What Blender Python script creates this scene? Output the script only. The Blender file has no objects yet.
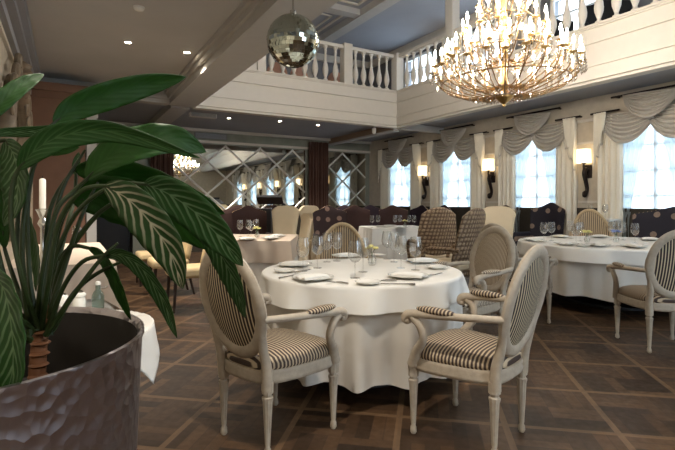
import bpy, math, random
from math import sin, cos, pi, sqrt, atan2, radians
from mathutils import Vector, Matrix
random.seed(7)
C = bpy.context.scene.collection
# ------------------------------------------------------------------ frame of reference
F, CX, HY, H = 470.0, 337.5, 203.0, 1.25        # focal length in pixels, centre, horizon, eye height
S30, C30 = 0.5, sqrt(3) / 2                      # the camera looks 30 degrees to the right of +Y
def W(lat, d, z=0.0):
    return Vector((S30 * d + C30 * lat, C30 * d - S30 * lat, z))
def at(px, py, d):
    return W((px - CX) / F * d, d, H + (HY - py) / F * d)
def on(px, py, z=0.0):
    d = (H - z) * F / (py - HY)
    return W((px - CX) / F * d, d, z)
def facing(lat, d):
    v = W(lat, d)
    return atan2(-v.x, v.y)

# ------------------------------------------------------------------ materials
def lin(c):
    return tuple((x / 255 / 12.92 if x / 255 <= .04045 else ((x / 255 + .055) / 1.055) ** 2.4) for x in c) + (1.0,)
def new_mat(name):
    m = bpy.data.materials.new(name); m.use_nodes = True
    nt = m.node_tree; nt.nodes.clear()
    return m, nt
def nd(nt, t, **kw):
    n = nt.nodes.new(t)
    for k, v in kw.items():
        if k in n.inputs: n.inputs[k].default_value = v
        else: setattr(n, k, v)
    return n
def ln(nt, a, b): nt.links.new(a, b)
def pbsdf(nt, **kw):
    b = nd(nt, 'ShaderNodeBsdfPrincipled'); o = nd(nt, 'ShaderNodeOutputMaterial')
    ln(nt, b.outputs[0], o.inputs[0])
    for k, v in kw.items(): b.inputs[k].default_value = v
    return b
def mixc(nt, fac, a, b):
    m = nd(nt, 'ShaderNodeMix', data_type='RGBA')
    ln(nt, fac, m.inputs[0])
    for s, v in ((6, a), (7, b)):
        if hasattr(v, 'links'): ln(nt, v, m.inputs[s])
        else: m.inputs[s].default_value = v
    return m.outputs[2]
def mth(nt, op, a, b=None, clamp=False):
    m = nd(nt, 'ShaderNodeMath', operation=op, use_clamp=clamp)
    for i, v in enumerate((a, b)):
        if v is None: continue
        if hasattr(v, 'links'): ln(nt, v, m.inputs[i])
        else: m.inputs[i].default_value = v
    return m.outputs[0]
def plain(name, c, rough=.6, metal=0.0, var=.12, scale=8.0, bump=0.0, bscale=60.0, spec=.4):
    m, nt = new_mat(name)
    b = pbsdf(nt, Roughness=rough, Metallic=metal); b.inputs['Specular IOR Level'].default_value = spec
    tc = nd(nt, 'ShaderNodeTexCoord')
    n = nd(nt, 'ShaderNodeTexNoise', Scale=scale, Detail=4.0); ln(nt, tc.outputs['Object'], n.inputs['Vector'])
    c = lin(c); dk = tuple(x * (1 - var * 2) for x in c[:3]) + (1,)
    lt = tuple(min(1, x * (1 + var)) for x in c[:3]) + (1,)
    ln(nt, mixc(nt, n.outputs[0], dk, lt), b.inputs['Base Color'])
    if bump:
        n2 = nd(nt, 'ShaderNodeTexNoise', Scale=bscale, Detail=3.0); ln(nt, tc.outputs['Object'], n2.inputs['Vector'])
        bp = nd(nt, 'ShaderNodeBump', Strength=bump, Distance=.01); ln(nt, n2.outputs[0], bp.inputs['Height'])
        ln(nt, bp.outputs[0], b.inputs['Normal'])
    return m
def emit(name, c, s):
    m, nt = new_mat(name)
    e = nd(nt, 'ShaderNodeEmission', Strength=s); e.inputs[0].default_value = lin(c)
    o = nd(nt, 'ShaderNodeOutputMaterial'); ln(nt, e.outputs[0], o.inputs[0])
    return m
def stripes(name, ca, cb, period, axis='X', duty=.5, rough=.75, wob=.0016, distort=True):
    m, nt = new_mat(name); b = pbsdf(nt, Roughness=rough)
    tc = nd(nt, 'ShaderNodeTexCoord'); sp = nd(nt, 'ShaderNodeSeparateXYZ'); ln(nt, tc.outputs['Object'], sp.inputs[0])
    n = nd(nt, 'ShaderNodeTexNoise', Scale=9.0); ln(nt, tc.outputs['Object'], n.inputs['Vector'])
    v = mth(nt, 'ADD', sp.outputs[axis], mth(nt, 'MULTIPLY', n.outputs[0], wob))
    fr = mth(nt, 'FRACT', mth(nt, 'DIVIDE', mth(nt, 'ADD', v, 50.0), period))
    tri = mth(nt, 'ABSOLUTE', mth(nt, 'SUBTRACT', fr, .5))
    k = mth(nt, 'MULTIPLY', mth(nt, 'SUBTRACT', tri, duty * .5 - .04), 12.0, True)
    ln(nt, mixc(nt, k, lin(ca), lin(cb)), b.inputs['Base Color'])
    return m
def dots(name, base, dot, scale=4.2, thr=.2):
    m, nt = new_mat(name); b = pbsdf(nt, Roughness=.8)
    tc = nd(nt, 'ShaderNodeTexCoord')
    vo = nd(nt, 'ShaderNodeTexVoronoi', Scale=scale, Randomness=.25, voronoi_dimensions='2D')
    mp = nd(nt, 'ShaderNodeMapping'); mp.inputs['Rotation'].default_value = (pi / 2, 0, 0)
    ln(nt, tc.outputs['Object'], mp.inputs[0]); ln(nt, mp.outputs[0], vo.inputs['Vector'])
    k = mth(nt, 'LESS_THAN', vo.outputs['Distance'], thr)
    n = nd(nt, 'ShaderNodeTexNoise', Scale=70.0); ln(nt, tc.outputs['Object'], n.inputs['Vector'])
    k2 = mth(nt, 'MULTIPLY', k, mth(nt, 'ADD', n.outputs[0], .4), True)
    ln(nt, mixc(nt, k2, lin(base), lin(dot)), b.inputs['Base Color'])
    return m
def clear(name, tint=(255, 255, 255), base=.06, rough=.02, ior=1.45):
    m, nt = new_mat(name)
    t = nd(nt, 'ShaderNodeBsdfTransparent'); t.inputs[0].default_value = lin(tint)
    g = nd(nt, 'ShaderNodeBsdfGlossy', Roughness=rough)
    lw = nd(nt, 'ShaderNodeLayerWeight', Blend=.5)
    f = mth(nt, 'ADD', mth(nt, 'MULTIPLY', mth(nt, 'POWER', lw.outputs['Facing'], 2.5), .75), base, True)
    mx = nd(nt, 'ShaderNodeMixShader'); ln(nt, f, mx.inputs[0]); ln(nt, t.outputs[0], mx.inputs[1]); ln(nt, g.outputs[0], mx.inputs[2])
    o = nd(nt, 'ShaderNodeOutputMaterial'); ln(nt, mx.outputs[0], o.inputs[0])
    return m
def sheer(name, c, trans=.35, diff=.15):
    m, nt = new_mat(name)
    t = nd(nt, 'ShaderNodeBsdfTransparent')
    tl = nd(nt, 'ShaderNodeBsdfTranslucent'); tl.inputs[0].default_value = lin(c)
    df = nd(nt, 'ShaderNodeBsdfDiffuse'); df.inputs[0].default_value = lin(c)
    a = nd(nt, 'ShaderNodeMixShader', Fac=diff); ln(nt, tl.outputs[0], a.inputs[1]); ln(nt, df.outputs[0], a.inputs[2])
    b = nd(nt, 'ShaderNodeMixShader', Fac=trans); ln(nt, a.outputs[0], b.inputs[1]); ln(nt, t.outputs[0], b.inputs[2])
    o = nd(nt, 'ShaderNodeOutputMaterial'); ln(nt, b.outputs[0], o.inputs[0])
    return m
def mirror_mat(name, c=(205, 208, 205), rough=.015):
    m, nt = new_mat(name); b = pbsdf(nt, Metallic=1.0, Roughness=rough); b.inputs['Base Color'].default_value = lin(c)
    return m
def floor_mat():
    m, nt = new_mat('parquet'); b = pbsdf(nt); b.inputs['Specular IOR Level'].default_value = .25
    tc = nd(nt, 'ShaderNodeTexCoord')
    mp = nd(nt, 'ShaderNodeMapping', vector_type='POINT')
    A = W(1.737, 3.70); th = radians(40.4); s = 1 / .59
    # rotate so that +v runs along the panel diagonal of the room
    ca, sa = cos(th) * s, sin(th) * s
    mp.inputs['Scale'].default_value = (s, s, 1); mp.inputs['Rotation'].default_value = (0, 0, th)
    mp.inputs['Location'].default_value = (-(ca * A.x - sa * A.y), -(sa * A.x + ca * A.y), 0)
    ln(nt, tc.outputs['Object'], mp.inputs[0])
    sp = nd(nt, 'ShaderNodeSeparateXYZ'); ln(nt, mp.outputs[0], sp.inputs[0])
    fu, fv = mth(nt, 'FRACT', sp.outputs[0]), mth(nt, 'FRACT', sp.outputs[1])
    iu, iv = mth(nt, 'FLOOR', sp.outputs[0]), mth(nt, 'FLOOR', sp.outputs[1])
    def near(x, w):
        e = mth(nt, 'SUBTRACT', .5, mth(nt, 'ABSOLUTE', mth(nt, 'SUBTRACT', x, .5)))
        return mth(nt, 'LESS_THAN', e, w)
    border = mth(nt, 'MAXIMUM', near(fu, .03), near(fv, .03))
    # basket: each panel in four quarters of planks, alternating direction
    q = mth(nt, 'MODULO', mth(nt, 'ADD', mth(nt, 'FLOOR', mth(nt, 'MULTIPLY', sp.outputs[0], 2.0)), mth(nt, 'FLOOR', mth(nt, 'MULTIPLY', sp.outputs[1], 2.0))), 2.0)
    q = mth(nt, 'ABSOLUTE', q)
    sel = nd(nt, 'ShaderNodeMix', data_type='FLOAT'); ln(nt, q, sel.inputs[0]); ln(nt, sp.outputs[0], sel.inputs[2]); ln(nt, sp.outputs[1], sel.inputs[3])
    plank = mth(nt, 'FLOOR', mth(nt, 'MULTIPLY', sel.outputs[0], 8.0))
    cmb = nd(nt, 'ShaderNodeCombineXYZ')
    ln(nt, mth(nt, 'ADD', mth(nt, 'FLOOR', mth(nt, 'MULTIPLY', sp.outputs[0], 2.0)), plank), cmb.inputs[0])
    ln(nt, mth(nt, 'FLOOR', mth(nt, 'MULTIPLY', sp.outputs[1], 2.0)), cmb.inputs[1]); ln(nt, plank, cmb.inputs[2])
    wn = nd(nt, 'ShaderNodeTexWhiteNoise'); ln(nt, cmb.outputs[0], wn.inputs[0])
    gr = nd(nt, 'ShaderNodeTexNoise', Scale=14.0, Detail=6.0); ln(nt, mp.outputs[0], gr.inputs['Vector'])
    gap = near(mth(nt, 'FRACT', mth(nt, 'MULTIPLY', sel.outputs[0], 8.0)), .05)
    col = mixc(nt, wn.outputs[0], lin((44, 32, 22)), lin((100, 75, 52)))
    col = mixc(nt, mth(nt, 'MULTIPLY', gr.outputs[0], .7), col, lin((36, 26, 20)))
    col = mixc(nt, mth(nt, 'MULTIPLY', gap, .45), col, lin((42, 32, 27)))
    col = mixc(nt, mth(nt, 'MULTIPLY', border, .55), col, lin((122, 97, 72)))
    ln(nt, col, b.inputs['Base Color'])
    ln(nt, mth(nt, 'ADD', mth(nt, 'MULTIPLY', gr.outputs[0], .2), .36), b.inputs['Roughness'])
    return m
def wicker_mat(name, ca, cb, sx=26.0, sz=20.0):
    m, nt = new_mat(name); b = pbsdf(nt, Roughness=.65)
    tc = nd(nt, 'ShaderNodeTexCoord'); sp = nd(nt, 'ShaderNodeSeparateXYZ'); ln(nt, tc.outputs['Object'], sp.inputs[0])
    a = mth(nt, 'ABSOLUTE', mth(nt, 'SINE', mth(nt, 'MULTIPLY', mth(nt, 'ADD', sp.outputs[0], sp.outputs[1]), sx * pi)))
    c = mth(nt, 'ABSOLUTE', mth(nt, 'SINE', mth(nt, 'MULTIPLY', sp.outputs[2], sz * pi)))
    n = nd(nt, 'ShaderNodeTexNoise', Scale=25.0); ln(nt, tc.outputs['Object'], n.inputs['Vector'])
    k = mth(nt, 'MULTIPLY', mth(nt, 'ADD', mth(nt, 'MULTIPLY', a, c), mth(nt, 'SUBTRACT', mth(nt, 'MULTIPLY', n.outputs[0], 1.4), .75)), 1.2, True)
    ln(nt, mixc(nt, k, lin(ca), lin(cb)), b.inputs['Base Color'])
    bp = nd(nt, 'ShaderNodeBump', Strength=.7, Distance=.01); ln(nt, k, bp.inputs['Height']); ln(nt, bp.outputs[0], b.inputs['Normal'])
    return m
def leaf_mat(name, dark, stripe, amount, freq=11.0):
    m, nt = new_mat(name)
    b = pbsdf(nt, Roughness=.5); b.inputs['Specular IOR Level'].default_value = .3
    uv = nd(nt, 'ShaderNodeUVMap'); sp = nd(nt, 'ShaderNodeSeparateXYZ'); ln(nt, uv.outputs[0], sp.inputs[0])
    v = mth(nt, 'ABSOLUTE', mth(nt, 'SUBTRACT', sp.outputs[1], .5))             # 0 at the midrib, .5 at the margin
    n = nd(nt, 'ShaderNodeTexNoise', Scale=5.0); ln(nt, uv.outputs[0], n.inputs['Vector'])
    u = mth(nt, 'ADD', mth(nt, 'SUBTRACT', sp.outputs[0], mth(nt, 'MULTIPLY', v, .55)), mth(nt, 'MULTIPLY', n.outputs[0], .05))
    w = mth(nt, 'SINE', mth(nt, 'MULTIPLY', u, freq * 2 * pi))
    k = mth(nt, 'MULTIPLY', mth(nt, 'SUBTRACT', w, .25), 1.6, True)
    edge = mth(nt, 'SUBTRACT', 1.0, mth(nt, 'MULTIPLY', v, 1.7), True)
    rib = mth(nt, 'LESS_THAN', v, .018)
    k = mth(nt, 'MULTIPLY', mth(nt, 'MAXIMUM', mth(nt, 'MULTIPLY', k, edge), mth(nt, 'MULTIPLY', rib, .7)), amount)
    fine = nd(nt, 'ShaderNodeTexNoise', Scale=3.0); ln(nt, uv.outputs[0], fine.inputs['Vector'])
    base = mixc(nt, fine.outputs[0], lin(dark), lin(tuple(min(255, int(c * 1.25)) for c in dark)))
    ln(nt, mixc(nt, k, base, lin(stripe)), b.inputs['Base Color'])
    bp = nd(nt, 'ShaderNodeBump', Strength=.12, Distance=.003); ln(nt, w, bp.inputs['Height']); ln(nt, bp.outputs[0], b.inputs['Normal'])
    return m
def hammered(name, c):
    m, nt = new_mat(name); b = pbsdf(nt, Metallic=1.0, Roughness=.34)
    tc = nd(nt, 'ShaderNodeTexCoord')
    vo = nd(nt, 'ShaderNodeTexVoronoi', Scale=44.0); ln(nt, tc.outputs['Object'], vo.inputs['Vector'])
    n = nd(nt, 'ShaderNodeTexNoise', Scale=6.0); ln(nt, tc.outputs['Object'], n.inputs['Vector'])
    c = lin(c); ln(nt, mixc(nt, n.outputs[0], tuple(x * .75 for x in c[:3]) + (1,), c), b.inputs['Base Color'])
    bp = nd(nt, 'ShaderNodeBump', Strength=.5, Distance=.01); ln(nt, vo.outputs['Distance'], bp.inputs['Height']); ln(nt, bp.outputs[0], b.inputs['Normal'])
    return m

M = dict(
    floor=floor_mat(),
    wall=plain('wall_cream', (196, 186, 168), .8, bump=.05),
    wallgreen=plain('wall_sage', (138, 141, 130), .8, var=.2, scale=3),
    walltop=plain('wall_gallery', (120, 122, 126), .8),
    dado=plain('dado_dark', (56, 52, 44), .6),
    pier=plain('pier_brown', (112, 82, 64), .7),
    ceil=plain('ceiling_grey', (178, 177, 175), .8, var=.05, scale=2),
    ceilblue=plain('ceiling_blue_grey', (150, 153, 160), .8, var=.05, scale=2),
    white=plain('white_plaster', (204, 198, 187), .65, var=.03),
    beam=plain('beam_paint', (176, 174, 170), .7, var=.04),
    beamlit=plain('beam_side_lit', (138, 116, 96), .7, var=.08),  # brown light on the beam's left face, put into its colour
    cloth=plain('white_linen', (226, 224, 217), .9, var=.03, bump=.08, bscale=220),
    cloth2=plain('cream_linen', (214, 209, 199), .9, var=.03, bump=.08, bscale=220),
    pinkcloth=plain('beige_linen', (206, 190, 172), .9, var=.04),
    frame=plain('chair_paint', (178, 166, 148), .55, var=.16, scale=30, bump=.1, bscale=90),
    fstripe=stripes('striped_fabric', (206, 190, 160), (44, 34, 32), .021, 'X', .36), fseat=stripes('striped_seat_fabric', (184, 167, 140), (64, 51, 45), .019, 'Y', .42), fseat2=stripes('pale_striped_seat_fabric', (196, 182, 158), (100, 84, 72), .021, 'Y', .5),
    fstripe2=stripes('striped_fabric_pale', (196, 182, 158), (112, 96, 82), .013, 'X', .5),
    wick=wicker_mat('wicker', (104, 84, 66), (166, 144, 116), 22.0, 19.0),
    cane=stripes('cane_weave', (178, 158, 126), (92, 74, 58), .027, 'X', .5, wob=.002),
    rattan=plain('rattan', (186, 164, 128), .6, var=.2, scale=40),
    slip=plain('slipcover', (208, 192, 162), .9, var=.05, bump=.1, bscale=40),
    beige=plain('beige_upholstery', (206, 184, 142), .8, var=.06),
    brown=plain('brown_velvet', (62, 40, 36), .85, var=.12),
    plum=plain('plum_velvet', (42, 30, 42), .85, var=.12),
    navydots=dots('navy_dotted', (34, 31, 42), (140, 120, 104), 3.7, .17),
    browndots=dots('brown_dotted', (52, 34, 34), (150, 122, 108)),
    stud=plain('brass_studs', (186, 158, 120), .35, .8),
    darkwood=plain('dark_wood', (40, 28, 22), .45),
    black=plain('black_paint', (22, 22, 24), .5),
    iron=plain('dark_iron', (38, 30, 28), .45, .4),
    gold=plain('antique_gold', (206, 172, 112), .28, 1.0, var=.15),
    goldd=plain('dark_gold', (138, 110, 76), .35, 1.0, var=.15),
    ivory=plain('ivory_candle_tube', (236, 226, 206), .5),
    bulb=emit('bulb_glow', (255, 242, 226), 62.0),
    shade=emit('shade_glow', (255, 222, 172), .85),
    globe=emit('globe_glow', (255, 220, 170), 5.0),
    spot=emit('spot_glow', (255, 236, 205), 18.0),
    crystal=clear('crystal', (255, 252, 246), .45, .12),
    glass=clear('glassware', (250, 250, 249), .09),
    pane=clear('window_pane', (240, 246, 250), .0),
    bottle=clear('bottle_glass', (196, 216, 210), .08),
    mirror=mirror_mat('mirror'),
    facet=mirror_mat('mirror_facets', (198, 206, 196), .05),
    strip=plain('bevelled_strip', (232, 232, 226), .25, .35, var=.02),
    silver=mirror_mat('silverware', (200, 198, 192), .2),
    frameor=plain('ornate_silver_leaf', (136, 122, 104), .5, .25, var=.25, scale=14),
    porcelain=plain('porcelain', (228, 226, 218), .25, var=.02),
    drape=plain('drape_cream', (230, 224, 208), .9, var=.04),
    drapeb=plain('drape_brown', (88, 62, 52), .85, var=.15),
    swag=plain('swag_taupe', (192, 187, 178), .8, var=.08),
    sheer=sheer('sheer_voile', (200, 212, 218), .06, .25), net=sheer('net_voile', (206, 211, 212), .045, .15),
    winframe=plain('window_white', (222, 226, 228), .5, var=.02),
    pot=hammered('hammered_metal', (178, 172, 176)),
    potin=plain('pot_inside', (46, 42, 38), .7),
    soil=plain('soil', (26, 21, 17), .95, var=.3, scale=40, bump=.6),
    trunk=plain('cane', (118, 76, 46), .7, var=.3, scale=20),
    petiole=plain('petiole', (38, 52, 20), .5, var=.15),
    leafp=leaf_mat('leaf_green', (26, 60, 12), (50, 92, 30), .2, 9),
    leafh=leaf_mat('leaf_faintly_striped', (24, 56, 16), (92, 122, 74), .35, 10),
    leafs=leaf_mat('leaf_striped', (26, 54, 20), (188, 182, 158), .8, 8),
    leaff=leaf_mat('leaf_finely_striped', (26, 58, 20), (124, 150, 112), .55, 10),
    yellow=plain('yellow_petals', (222, 214, 140), .7),
    bluep=plain('blue_petals', (132, 150, 204), .7),
    stemg=plain('stem_green', (70, 98, 52), .6),
    wax=plain('candle_wax', (236, 230, 218), .5, var=.02),
    grille=plain('grille_grey', (112, 112, 110), .6),
    pinkf=plain('pink_upholstery', (196, 150, 128), .8),
)

# ------------------------------------------------------------------ mesh building
class MB:
    def __init__(s): s.v, s.f, s.uv = [], [], None
    def add(s, vs, fs):
        o = len(s.v); s.v += [tuple(v) for v in vs]; s.f += [tuple(i + o for i in f) for f in fs]; return s
    def box(s, x0, x1, y0, y1, z0, z1, m=None):
        vs = [Vector((x, y, z)) for z in (z0, z1) for y in (y0, y1) for x in (x0, x1)]
        if m: vs = [m @ v for v in vs]
        return s.add(vs, [(0, 2, 3, 1), (4, 5, 7, 6), (0, 1, 5, 4), (2, 6, 7, 3), (0, 4, 6, 2), (1, 3, 7, 5)])
    def rings(s, rr, closed=True, cap=True):
        n = len(rr[0]); fs = []
        for i in range(len(rr) - 1):
            for j in range(n if closed else n - 1):
                k = (j + 1) % n
                fs.append((i * n + j, i * n + k, (i + 1) * n + k, (i + 1) * n + j))
        if cap:
            fs.append(tuple(range(n))[::-1]); fs.append(tuple((len(rr) - 1) * n + j for j in range(n)))
        return s.add([p for r in rr for p in r], fs)
    def lathe(s, prof, n=24, c=(0, 0, 0), flute=0.0, cap=True):
        rr = []
        for r, z in prof:
            rr.append([(c[0] + r * (1 - (flute if j % 2 else 0)) * cos(2 * pi * j / n), c[1] + r * (1 - (flute if j % 2 else 0)) * sin(2 * pi * j / n), c[2] + z) for j in range(n)])
        return s.rings(rr, True, cap)
    def tube(s, pts, rad, n=8, flat=1.0, smooth=True):
        pts = [Vector(p) for p in pts]
        if smooth and len(pts) > 2: pts, rad = spline(pts, rad)
        if not isinstance(rad, (list, tuple)): rad = [rad] * len(pts)
        rr = []; up = Vector((0, 0, 1)); prev = None
        for i, p in enumerate(pts):
            t = (pts[min(i + 1, len(pts) - 1)] - pts[max(i - 1, 0)]).normalized()
            if prev is None:
                a = up if abs(t.z) < .9 else Vector((1, 0, 0))
                nrm = (a - t * a.dot(t)).normalized()
            else: nrm = (prev - t * prev.dot(t)).normalized()
            prev = nrm; b = t.cross(nrm)
            rr.append([p + (nrm * cos(2 * pi * j / n) + b * sin(2 * pi * j / n) * flat) * rad[i] for j in range(n)])
        return s.rings(rr)
    def grid(s, fn, nu, nv, wrap=False):
        vs = [fn(i / nu, j / nv) for j in range(nv + 1) for i in range(nu + 1)]
        fs = [(j * (nu + 1) + i, j * (nu + 1) + i + 1, (j + 1) * (nu + 1) + i + 1, (j + 1) * (nu + 1) + i) for j in range(nv) for i in range(nu)]
        return s.add(vs, fs)
    def build(s, name, mat, parent=None, smooth=True, solid=0.0, bevel=0.0, angle=40):
        me = bpy.data.meshes.new(name); me.from_pydata(s.v, [], s.f); me.update()
        if s.uv:
            l = me.uv_layers.new(name='UVMap')
            for lp in me.loops: l.data[lp.index].uv = s.uv[lp.vertex_index]
        me.materials.append(M[mat] if isinstance(mat, str) else mat)
        if smooth:
            for p in me.polygons: p.use_smooth = True
            me.set_sharp_from_angle(angle=radians(angle))
        o = bpy.data.objects.new(name, me); C.objects.link(o)
        if parent: o.parent = parent
        if solid:
            md = o.modifiers.new('solid', 'SOLIDIFY'); md.thickness = solid; md.offset = 0
        if bevel:
            md = o.modifiers.new('bevel', 'BEVEL'); md.width = bevel; md.segments = 2; md.limit_method = 'ANGLE'
        return o
def spline(pts, rad, sub=5):
    if not isinstance(rad, (list, tuple)): rad = [rad] * len(pts)
    P = [pts[0] * 2 - pts[1]] + pts + [pts[-1] * 2 - pts[-2]]
    out, ro = [], []
    for i in range(1, len(P) - 2):
        for k in range(sub):
            t = k / sub
            a, b, c, d = P[i - 1], P[i], P[i + 1], P[i + 2]
            out.append(.5 * ((2 * b) + (c - a) * t + (2 * a - 5 * b + 4 * c - d) * t * t + (3 * b - a - 3 * c + d) * t ** 3))
            ro.append(rad[i - 1] * (1 - t) + rad[i] * t)
    out.append(pts[-1]); ro.append(rad[-1])
    return out, ro
def tag(o, label, cat, group=None, kind=None):
    o['label'] = label; o['category'] = cat
    if group: o['group'] = group
    if kind: o['kind'] = kind
    return o
def thing(name, label, cat, loc=(0, 0, 0), rz=0.0, group=None):
    o = bpy.data.objects.new(name, None); C.objects.link(o); o.location = loc; o.rotation_euler = (0, 0, rz)
    return tag(o, label, cat, group)
def struct(name, mb, mat, parent=None, **kw):
    o = mb.build(name, mat, parent, **{'smooth': False, **kw})
    if not parent: o['kind'] = 'structure'
    return o
def children(o): return [c for c in list(C.objects) if c.parent == o]
KIDS = {}
def copy_tree(o, parent=None):
    c = o.copy(); C.objects.link(c)
    if parent: c.parent = parent
    if o not in KIDS: KIDS[o] = children(o)
    for ch in KIDS[o]: copy_tree(ch, c)
    return c
ORD = ['first', 'second', 'third', 'fourth', 'fifth', 'sixth', 'seventh', 'eighth', 'ninth', 'tenth', 'eleventh', 'twelfth', 'thirteenth', 'fourteenth', 'fifteenth', 'sixteenth']
def place(first, used, loc, rz, label, group=None, scale=None):
    o = first if not used else copy_tree(first)
    o.location = loc; o.rotation_euler = (0, 0, rz); o['label'] = label
    if group: o['group'] = group
    if scale: o.scale = (scale,) * 3
    return o
class Kind:                                   # one of a kind is built, the rest are copies of it and its parts
    def __init__(s, make): s.make, s.first = make, None
    def put(s, loc, rz, label, group=None, scale=None):
        used = s.first is not None
        if not used: s.first = s.make()
        return place(s.first, used, loc, rz, label, group, scale)

# ------------------------------------------------------------------ the room
XW, YM, XL, YS = 8.2, 12.2, -.5, -3.0          # window wall, mirror wall, left wall, wall behind the camera
XB, YB = 6.75, 8.89                             # balcony faces
ZC, ZU = 3.15, 5.6
WY = [10.6, 8.4, 6.2, 4.0, 1.8, -.4]
struct('floor', MB().box(XL - .3, XW + .3, YS - .3, YM + .3, -.12, 0), 'floor')
# window wall with openings on two storeys
def wall_with_holes(x0, x1, ya, yb, za, zb, holes):
    mb = MB(); hs = sorted(holes); y = ya
    for h0, h1, z0, z1 in hs:
        mb.box(x0, x1, y, h0, za, zb); mb.box(x0, x1, h0, h1, za, z0); mb.box(x0, x1, h0, h1, z1, zb); y = h1
    mb.box(x0, x1, y, yb, za, zb); return mb
WZ0, WZ1, WHW = .95, 2.62, .56
struct('wall_right', wall_with_holes(XW, XW + .3, YS, YM, 0, ZC + .2, [(y - WHW, y + WHW, WZ0, WZ1) for y in WY]), 'wall')
UY = [9.9, 7.6, 5.3, 3.0, .7, -1.6]  # upper windows; the nearer three are added for more daylight in the atrium
struct('wall_right_upper', wall_with_holes(XW, XW + .3, YS, YM, ZC + .2, ZU, [(y - .6, y + .6, 3.7, 5.25) for y in UY]), 'walltop')
struct('wall_back', MB().box(XL, XW, YM, YM + .3, 0, ZC + .2), 'wallgreen')
struct('wall_back_upper', MB().box(XL, XW, YM, YM + .3, ZC + .2, ZU), 'walltop')
struct('wall_left', MB().box(XL - .3, XL, YS, YM, 0, 3.5), 'wall')
FILL_WIN = [(2.3, 4.9, .5, 2.95), (2.3, 4.9, 3.4, 5.45)]    # windows added unseen behind the viewer for fill daylight
mb = MB(); x = XL
for x0, x1 in ((2.3, 4.9),):
    mb.box(x, x0, YS - .3, YS, 0, ZU); z = 0
    for h in [h for h in FILL_WIN if h[0] == x0]: mb.box(x0, x1, YS - .3, YS, z, h[2]); z = h[3]
    mb.box(x0, x1, YS - .3, YS, z, ZU); x = x1
mb.box(x, XW, YS - .3, YS, 0, ZU)
struct('wall_front', mb, 'wall')
struct('wall_upper_left', MB().box(1.62, 2.05, YS, YM, 3.42, ZU), 'white')
# ceilings
struct('ceiling_left', MB().box(XL, 1.6, YS, YB - .1, 3.25, 3.4), 'ceil')
struct('ceiling_gallery_underside', MB().box(XL, XW, YB + .12, YM, ZC, ZC + .3).box(XB + .12, XW, YS, YB + .12, ZC, ZC + .3), 'ceilblue')
struct('ceiling_upper', MB().box(1.6, XW, YS, YM, ZU, ZU + .15), 'ceilblue')
# beams
struct('beam_left', MB().box(1.6, 2.07, YS, YB, 3.02, 3.42).box(1.52, 1.6, YS, YB, 3.19, 3.25).box(1.56, 1.6, YS, YB, 3.12, 3.19), 'beam')
struct('beam_left_rear', MB().box(1.68, 2.02, YB + .2, YM, 3.02, ZC), 'beam')
struct('beam_cross', MB().box(XL, 1.6, YB - .1, YB + .12, 3.03, 3.4).box(XL, 1.6, YB - .14, YB - .1, 3.1, 3.16), 'beam')
b = struct('beam_right_rear', MB().box(XB, XB + .04, YB + .12, YM, 3.0, ZC), 'beamlit')
struct('beam_lower_edge', MB().box(XB - .02, XB + .16, YB + .12, YM, 2.96, 3.0).box(XB + .04, XB + .16, YB + .12, YM, 3.0, ZC), 'beam')
struct('beam_to_window', MB().box(XB + .12, XW, YB - .02, YB + .14, 3.0, ZC), 'beam')
# coffers on the upper ceiling
mb = MB()
for x in (2.4, 4.1, 5.85): mb.box(x - .14, x + .14, YS, YM, ZU - .16, ZU)
for y in (1.5, 4.0, 6.5, 9.0): mb.box(2.05, 5.9, y - .12, y + .12, ZU - .13, ZU)
struct('beam_coffers', mb, 'beam')
mb = MB()
xs, ys = (2.4, 4.1, 5.85), (-1, 1.5, 4.0, 6.5, 9.0, 11.5)
for i in range(2):
    for j in range(5):
        for k, g in ((.3, .05), (.5, .03)):
            x0, x1, y0, y1 = xs[i] + k, xs[i + 1] - k, ys[j] + k, ys[j + 1] - k
            mb.box(x0, x1, y0, y0 + g, ZU - .03, ZU).box(x0, x1, y1 - g, y1, ZU - .03, ZU).box(x0, x0 + g, y0, y1, ZU - .03, ZU).box(x1 - g, x1, y0, y1, ZU - .03, ZU)
struct('trim_1', mb, 'white')
struct('trim_2', MB().box(XW - .12, XW, YS, YM, 5.42, ZU).box(2.05, XW, YM - .12, YM, 5.42, ZU), 'white')
# balcony: fascia with mouldings
def fascia(mb, a0, a1, along):
    for (o, z0, z1) in ((-.02, 3.02, 3.06), (-.07, 3.06, 3.1), (-.055, 3.1, 3.25), (-.09, 3.25, 3.28), (-.07, 3.28, 3.32), (-.01, 3.32, 3.6), (-.055, 3.6, 3.625), (-.03, 3.625, 3.66), (0, 3.66, 3.83), (-.03, 3.83, 3.85), (-.06, 3.85, 3.88)):
        if along == 'Y': mb.box(XB + o, XB + .16, a0, a1 + o, z0, z1)
        else: mb.box(a0, a1 + o, YB + o, YB + .16, z0, z1)
    return mb
struct('wall_balcony_right', fascia(MB(), YS, YB + .16, 'Y'), 'white')
struct('wall_balcony_back', fascia(MB(), 2.07, XB, 'X'), 'white')
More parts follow.
